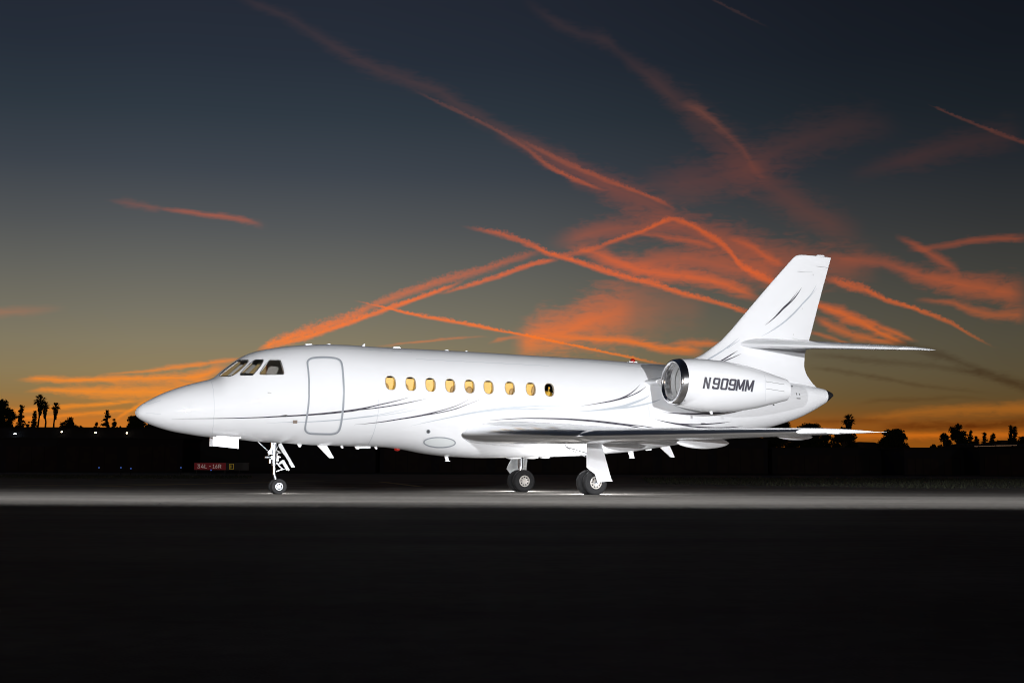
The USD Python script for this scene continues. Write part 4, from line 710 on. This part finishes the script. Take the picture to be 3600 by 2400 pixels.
def tree(kind, label, u, vtop, width, dist, vbase=1540, seed=0, group='trees beyond the airfield buildings', dens=1.0):
    rng = np.random.default_rng(seed*31+int(abs(u))); x = gx(u, dist); top = gz(vtop, dist, u); wid = width/F*dist*(1.22 if kind == 'broad_tree' and u > 2600 else 1.45 if kind == 'conifer_tree' and u < 3550 else 1.0)
    low = gz(vbase, dist, u)
    t_ = thing(kind, label, 'palm tree' if kind == 'palm_tree' else 'tree', (x, dist, 0), group=None)
    if kind == 'palm_tree':
        hc = top-wid*.42; tr, pts = trunk_mesh(hc, .36, rng, -.03 if seed % 2 else .03, 9); obj('trunk', tr, BARK, t_)
        hd = pts[-1]; fr = []; drop = (top-low)*.78
        for q in range(46):
            az_ = rng.uniform(0, 2*math.pi); el_ = rng.uniform(-.5, 1.35); ln_ = wid*.66*rng.uniform(.8, 1.1); d = np.array([math.cos(az_)*math.cos(el_), math.sin(az_)*math.cos(el_), math.sin(el_)])
            p1 = hd+d*ln_*.55; sid = np.cross(d, [0, 0, 1]); sid /= np.linalg.norm(sid)+1e-9
            for b in range(9):                                       # a fan of narrow leaflets, tips drooping
                a = (b-4)*.2; dd = d*math.cos(a)+sid*math.sin(a); q1 = p1+dd*ln_*.28; q2 = p1+dd*ln_*.52-np.array([0, 0, ln_*.12]); w_2 = np.cross(dd, [0, 0, 1.])*ln_*.055
                fr.append(trimesh.Trimesh([p1-w_2, p1+w_2, q1+w_2, q1-w_2, q2], [[0, 1, 2], [0, 2, 3], [3, 2, 4]], process=False))
            w_2 = sid*.05; fr.append(trimesh.Trimesh([hd-w_2, hd+w_2, p1+w_2, p1-w_2], [[0, 1, 2], [0, 2, 3]], process=False))
        obj('crown', fr, LEAF, t_, smooth=False)
        n = 1100; tt_ = rng.uniform(0, 1, n); az_ = rng.uniform(0, 6.28, n); rr = wid*(.36-.27*tt_)*rng.uniform(.5, 1.1, n)
        obj('dead_frond_skirt', leaves(np.stack([hd[0]+rr*np.cos(az_)*1, hd[1]+rr*np.sin(az_), hd[2]+wid*.1-tt_*drop], -1), wid*.07, rng), LEAF, t_, smooth=False)
    elif kind == 'conifer_tree':
        tr, pts = trunk_mesh(top*.97, .3, rng); obj('trunk', tr, BARK, t_); C_ = []
        nt = int(max(9, (top-low*.6)/.5))
        for q in range(nt):
            f_ = q/(nt-1); z = low*.6+(top-low*.6)*f_; rad = wid/2*(1-f_)**.8+.25
            for b in range(rng.integers(2, 5)):
                a = rng.uniform(0, 6.28); ln_ = rad*rng.uniform(.45, 1.12); m_ = int((30*ln_+12)*dens); s_ = rng.uniform(.15, 1, m_)
                C_.append(np.stack([s_*ln_*math.cos(a)+rng.normal(0, .15, m_), s_*ln_*math.sin(a)+rng.normal(0, .15, m_), z-s_*ln_*.1+rng.normal(0, .16, m_)], -1))
        C_ = np.vstack(C_); obj('crown', leaves(C_, .24, rng), LEAF, t_, smooth=False)
    else:
        tr, pts = trunk_mesh(low+(top-low)*.5, .45, rng)
        cr = []; blobs = []; nb_ = int(16+wid*2.2)
        for q in range(nb_):
            a, b = rng.uniform(-1, 1), rng.uniform(0, 1); lim = math.sqrt(max(0, 1-b**2.2)); px, pz = a*wid*.42*lim if b > .35 else a*wid*.42, low*.75+(top-low*.75)*(.12+.74*b)
            r_ = wid*rng.uniform(.11, .22); py = rng.uniform(-.3, .3)*wid; blobs.append((px, py, min(pz, top-r_*.9), r_)); cr.append(cyl(pts[-3], (px, py, pz), .12, 6, .04))
        blobs.append((rng.uniform(-.1, .1)*wid, 0, top-wid*.15, wid*.15))
        C_ = []
        for px, py, pz, r_ in blobs:
            m_ = int(190*r_**2*dens+80); d = rng.normal(size=(m_, 3)); d /= np.linalg.norm(d, axis=1, keepdims=True); C_.append(np.array([px, py, pz])+d*(r_*rng.uniform(.35, 1.12, (m_, 1)))*[1, 1, .85])
        obj('trunk', tr+cr, BARK, t_); obj('crown', leaves(np.vstack(C_), float(np.clip(.05*wid, .13, .26)), rng), LEAF, t_, smooth=False)
    return t_
TREES = [
 ('broad_tree', 'large dark leafy tree cut by the left edge of the photo', -8, 1402, 118, 300, 1520), ('conifer_tree', 'tall thin conifer right beside the large tree at the left edge', 68, 1429, 40, 310, 1510),
 ('broad_tree', 'tiny bush between the two thin conifers at the left', 94, 1481, 20, 320, 1510), ('conifer_tree', 'thin conifer just left of the leaning palm trunk', 116, 1448, 26, 320, 1505),
 ('palm_tree', 'tallest of the three palms at the left', 127, 1392, 38, 330, 1462), ('palm_tree', 'middle palm of the three at the left', 157, 1415, 30, 330, 1475), ('palm_tree', 'rightmost of the three palms at the left', 180, 1418, 30, 332, 1478),
 ('broad_tree', 'round bush right of the three palms', 235, 1464, 66, 310, 1515), ('broad_tree', 'low hedge-like bush right of the round bush', 282, 1494, 32, 310, 1515), ('broad_tree', 'small tree with a gap under its crown left of the tall conifer', 336, 1483, 30, 315, 1515),
 ('conifer_tree', 'tall dense conifer between the palms and the jet nose', 372, 1446, 46, 310, 1520), ('broad_tree', 'low leafy tree against the right side of the tall conifer', 394, 1470, 34, 312, 1515), ('broad_tree', 'low shrub left of the tree behind the nose', 420, 1497, 20, 315, 1515),
 ('broad_tree', 'big leafy tree partly hidden by the tip of the jet nose', 470, 1458, 88, 290, 1518), ('broad_tree', 'leafy tree under the jet nose with sunset showing through it', 545, 1470, 90, 296, 1515),
 ('broad_tree', 'leafy tree under the tailcone with orange sky in its gaps', 2740, 1474, 96, 300, 1560), ('broad_tree', 'small bush between the tailcone tree and the wide tree', 2786, 1500, 34, 305, 1570), ('broad_tree', 'wide tree behind the outer wing', 2850, 1486, 92, 300, 1575),
 ('palm_tree', 'single palm on the right rising above the wing tip', 2981, 1461, 42, 320, 1525), ('broad_tree', 'bushy tree around the foot of the single palm', 2968, 1499, 70, 300, 1575), ('broad_tree', 'small sparse tree under the wing light left of the palm', 2905, 1520, 46, 305, 1570),
 ('broad_tree', 'square-topped dense tree right of the wing tip', 3146, 1506, 82, 300, 1578), ('broad_tree', 'small shrub at the left foot of the square-topped tree', 3106, 1543, 36, 300, 1578), ('broad_tree', 'tiny pair of round bushes left of the tall open tree', 3284, 1560, 26, 300, 1578), ('broad_tree', 'lower half of the tall open-crowned pair on the right', 3323, 1520, 48, 300, 1580),
 ('broad_tree', 'tall open-crowned tree on the right', 3372, 1488, 64, 298, 1580), ('conifer_tree', 'thin conifer right of the tall open-crowned tree', 3414, 1518, 28, 305, 1580), ('broad_tree', 'small tree with bare twigs right of the thin conifer', 3434, 1531, 26, 305, 1580), ('conifer_tree', 'ragged small conifer left of the dome-shaped tree', 3463, 1525, 26, 305, 1580),
 ('broad_tree', 'dome-shaped tree left of the far right cypresses', 3493, 1521, 38, 300, 1580), ('conifer_tree', 'left cypress of the pair near the right edge', 3557, 1499, 20, 305, 1580), ('conifer_tree', 'right cypress of the pair near the right edge', 3571, 1503, 18, 306, 1580), ('broad_tree', 'leafy tree cut by the right edge of the photo', 3604, 1531, 46, 300, 1580)]
for i_, (kd, lb, u, v, w_, dd, vb) in enumerate(TREES): tree(kd, lb, u, v, w_, dd, vb, i_)

# ------------------------------------------------------------------ airfield ground details
YEL = mat('taxiway_yellow', (.42, .27, .03), .6, var=.25, scale=1.5); WLINE = mat('faded_white_paint', (.5, .5, .48), .7, var=.3, scale=2)
def gp(u, v):                                                      # a spot of the flat ground
    d = ray(u, v); t_ = -CAM[2]/d[2]; return (CAM+d*t_)[:2]
def grass(poly, label, n, seed):
    rng = np.random.default_rng(seed); p = sg.Polygon(poly); m0 = sheet(poly, .004); minx, miny, maxx, maxy = p.bounds
    C_ = np.c_[rng.uniform(minx, maxx, n*2), rng.uniform(miny, maxy, n*2)]; import shapely; C_ = C_[shapely.contains_xy(p, C_[:, 0], C_[:, 1])][:n]
    hgt = rng.uniform(.05, .16, len(C_)); a = rng.uniform(0, 6.28, len(C_)); w_2 = rng.uniform(.02, .05, len(C_)); dx, dy = np.cos(a)*w_2, np.sin(a)*w_2
    V = np.stack([np.c_[C_[:, 0]-dx, C_[:, 1]-dy, np.full(len(C_), .004)], np.c_[C_[:, 0]+dx, C_[:, 1]+dy, np.full(len(C_), .004)], np.c_[C_[:, 0]+rng.normal(0, .05, len(C_)), C_[:, 1]+rng.normal(0, .05, len(C_)), hgt]], 1).reshape(-1, 3)
    o = obj('grass', [m0, trimesh.Trimesh(V, np.arange(len(V)).reshape(-1, 3), process=False)], GRASS, smooth=False); tag(o, label, 'grass', kind='stuff')
grass([(6, 62), (14, 50), (90, 50), (90, 110), (10, 110)], 'dark dry grass field on the right behind the jet', 26000, 3)
grass([(-80, 80), (-22, 80), (-16, 88), (-20, 110), (-80, 110)], 'dark patch of grass at the left behind the apron', 12000, 4)
def stripe_on_ground(name, label, a, b, w, mt, z=.004, cat='marking'):
    a, b = np.array(a, float), np.array(b, float); d = b-a; n = np.array([-d[1], d[0]])/np.linalg.norm(d)*w/2; o = obj(name, sheet([tuple(a-n), tuple(b-n), tuple(b+n), tuple(a+n)], z), mt, smooth=False); tag(o, label, cat)
stripe_on_ground('taxi_line', 'faded yellow taxi line running away left of the nose wheel', (-13.4, 46), (-9.5, 72), .3, YEL)
stripe_on_ground('taxi_line', 'faded yellow taxi line crossing behind the nose wheel to the left', (-16.5, 47), (-9.0, 62), .3, YEL)
stripe_on_ground('taxi_line', 'faded yellow taxi line between the nose wheel and the main wheels', (-3.2, 50), (-6.2, 68), .3, YEL)
JOINT = mat('pavement_joint', (.02, .018, .016), .9)
rngj = np.random.default_rng(5)
p0, p1 = np.array([-6.35, 34.6]), np.array([-6.0, 24.0])
pts = [p0+(p1-p0)*f_+np.array([rngj.normal()*.06, 0]) for f_ in np.linspace(0, 1, 14)]
ck = sg.LineString(pts).buffer(.018); tag(obj('pavement_crack', sheet(ck.exterior.coords, .003), JOINT, smooth=False), 'thin dark crack running across the lit pavement near the nose wheel', 'crack')
stripe_on_ground('pavement_edge', 'thin pale line along the far edge of the apron at the left', (-60, 45.6), (-5, 46.2), .10, WLINE)

# runway sign
SIGNR = mat('sign_red', (.22, .012, .02), .4, emit=((.30, .008, .018), .10)); SIGNW = mat('sign_white', (.7, .7, .7), .4, emit=((.75, .72, .68), .2)); SIGNY = mat('sign_yellow', (.6, .42, .03), .4, emit=((.55, .38, .03), .2)); SIGNB = mat('sign_black', (.012, .012, .014), .5)
SD = 165.; sp = at(683., 1652., SD); sw = lambda u: gx(u, SD)-gx(683, SD); sh = 24/F*SD
sg_ = thing('runway_sign', 'red runway sign reading 34L-16R with a black taxiway panel beside it', 'sign', (sp[0], SD, 0)); zb = max(gz(1650.5, SD, 740), .12)
obj('sign_case', box((-.05, .0, zb-.04), (sw(872)+.05, .3, zb+sh+.04)), SIGNB, sg_, smooth=False)
obj('red_panel', box((0, -.03, zb), (sw(794), 0, zb+sh)), SIGNR, sg_, smooth=False)
def text_on(txt, u0, u1, z, hgt, m_, nm, par):
    tm = meshkit.text_mesh(txt, hgt, .015); V = np.array(tm.vertices); V[:, 0] -= V[:, 0].min(); V[:, 0] *= (sw(u1)-sw(u0))/V[:, 0].max(); obj(nm, trimesh.Trimesh(np.c_[V[:, 0]+sw(u0), -.033-V[:, 2], V[:, 1]+z], tm.faces, process=False), m_, par, smooth=False)
text_on('34L', 693.5, 727.5, zb+sh*.22, sh*.56, SIGNW, 'lettering', sg_); obj('lettering', box((sw(735), -.05, zb+sh*.45), (sw(741), -.033, zb+sh*.53)), SIGNW, sg_); text_on('16', 748, 764, zb+sh*.22, sh*.56, SIGNW, 'lettering', sg_); text_on('R', 767.5, 778, zb+sh*.22, sh*.56, SIGNW, 'lettering', sg_)
q = [(806.5, 1631), (821, 1631), (821, 1649), (806.5, 1649)]
fx0, fx1 = sw(806), sw(821)
for lo, hi in (((fx0, zb+.04), (fx1, zb+.09)), ((fx0, zb+sh-.13), (fx1, zb+sh-.08)), ((fx0, zb+.09), (fx0+.06, zb+sh-.13)), ((fx1-.06, zb+.09), (fx1, zb+sh-.13))): obj('yellow_border', box((lo[0], -.03, lo[1]), (hi[0], 0, hi[1])), SIGNY, sg_, smooth=False)
obj('yellow_symbol', box((fx0+.14, -.03, zb+.2), (fx0+.22, 0, zb+sh-.25)), SIGNY, sg_, smooth=False)
for u in (690, 740, 790, 840): obj('leg', box((sw(u)-.04, .1, 0), (sw(u)+.04, .2, zb-.04)), SIGNB, sg_, smooth=False)
BLUE = mat('blue_lamp_glow', (.02, .05, .3), emit=((.10, .25, 1.0), .45))
for (u, v, lab) in ((348, 1643, 'blue taxiway light left of the three near the jet nose'), (425, 1643, 'blue taxiway light below the fourth wall lamp'), (460, 1646, 'blue taxiway light nearest below the nose tip'), (636, 1643, 'blue taxiway light left of the runway sign'), (742, 1651.5, 'blue taxiway light in front of the runway sign')):
    dd = 130.; p = at(float(u), float(v), dd); o = thing('taxiway_light', lab, 'taxiway light', (p[0], dd, 0)); z = max(p[2], .3)
    obj('stem', cyl((0, 0, 0), (0, 0, z-.06), .03, 8), FRAMEM, o); obj('blue_globe', trimesh.creation.uv_sphere(.06, count=[8, 12]).apply_translation((0, 0, z)), BLUE, o, smooth=True); obj('cap', cyl((0, 0, z+.075), (0, 0, z+.11), .06, 8), FRAMEM, o)

# ------------------------------------------------------------------ photographer's lamps: heads with cut-off flaps on stands, left and right of the camera
HEAD = mat('lamp_housing', (.002, .002, .002), .9, spec=.0)
def floodlight(label, x, y, z, power, below, above=None, r=.014, color=(.975, .985, 1), hw=1.15, hh=.75):
    """below / above: depression in degrees under / over which the flaps cut the beam."""
    o = thing('floodlight', label, 'floodlight', (x, y, 0)); dpt = .6; zc = z
    zl = zc-dpt*math.tan(math.radians(below)); zt = zc+hh-.05 if above is None else zc-dpt*math.tan(math.radians(above))
    obj('stand', [cyl((0, .05, 0), (0, .05, zc-hh), .03)] + [cyl((0, .05, .5), (.6*math.cos(a), .05+.6*math.sin(a), .02), .015, 8) for a in (.5, 2.6, 4.7)], HEAD, o)
    obj('housing', [box((-hw, -.25, zc-hh), (hw, -.22, zc+hh)), box((-hw, -.22, zc-hh), (hw, dpt, zc-hh+.03)), box((-hw, -.22, zc+hh-.03), (hw, dpt, zc+hh)), box((-hw-.03, -.25, zc-hh), (-hw, dpt, zc+hh)), box((hw, -.25, zc-hh), (hw+.03, dpt, zc+hh))], HEAD, o, smooth=False)
    obj('cut_off_flap', box((-hw, dpt-.004, zc-hh+.03), (hw, dpt, zl)), HEAD, o, smooth=False)
    if above is not None: obj('cut_off_flap', box((-hw, dpt-.004, zt), (hw, dpt, zc+hh-.03)), HEAD, o, smooth=False)
    s = UsdLux.SphereLight.Define(stage, str(o.GetPath())+'/lamp'); s.CreateRadiusAttr(r); s.CreateNormalizeAttr(True); s.CreateIntensityAttr(power); s.CreateColorAttr(Gf.Vec3f(*color)); s.AddTranslateOp().Set(Gf.Vec3d(0, 0, zc))
PA, PB, PC = 8700., 20500., 70.
floodlight('tall floodlight on a stand far to the right of the camera', 17.0, 12.0, 4.2, PA, 13.0, r=.02)
floodlight('tall floodlight on a stand to the left of the camera', -9.0, -4.0, 4.2, PA*1.3, 7.0, r=.02)
floodlight('high slotted floodlight right of the camera that rakes the pavement', 3.4, 4.0, 7.0, PB, 18.6, 13.0, r=.030, hh=.3)
floodlight('high slotted floodlight left of the camera that rakes the pavement', -3.4, 4.0, 7.0, PB, 17.9, 13.0, r=.030, hh=.3)
# small strobes standing on the ground behind the wheels: their light spills over the pavement there and up onto the belly
for (x, y, lab) in ((-7.10, .62, 'small strobe hidden behind the nose wheel'), (.30, -1.55, 'small strobe hidden behind the near main wheels'), (.30, 2.95, 'small strobe hidden behind the far main wheels')):
    p = ORG+np.array([x*CP-y*SP, x*SP+y*CP, 0]); o = thing('strobe', lab, 'strobe', p)
    obj('base', cyl((0, 0, 0), (0, 0, .09), .06, 16), HEAD, o); obj('tube', cyl((0, 0, .09), (0, 0, .13), .03, 16), LENSM, o)
    s_ = UsdLux.SphereLight.Define(stage, str(o.GetPath())+'/lamp'); s_.CreateRadiusAttr(.03); s_.CreateNormalizeAttr(True); s_.CreateIntensityAttr(PC*(.18 if x < -5 else 1.0)); s_.AddTranslateOp().Set(Gf.Vec3d(0, 0, .25))
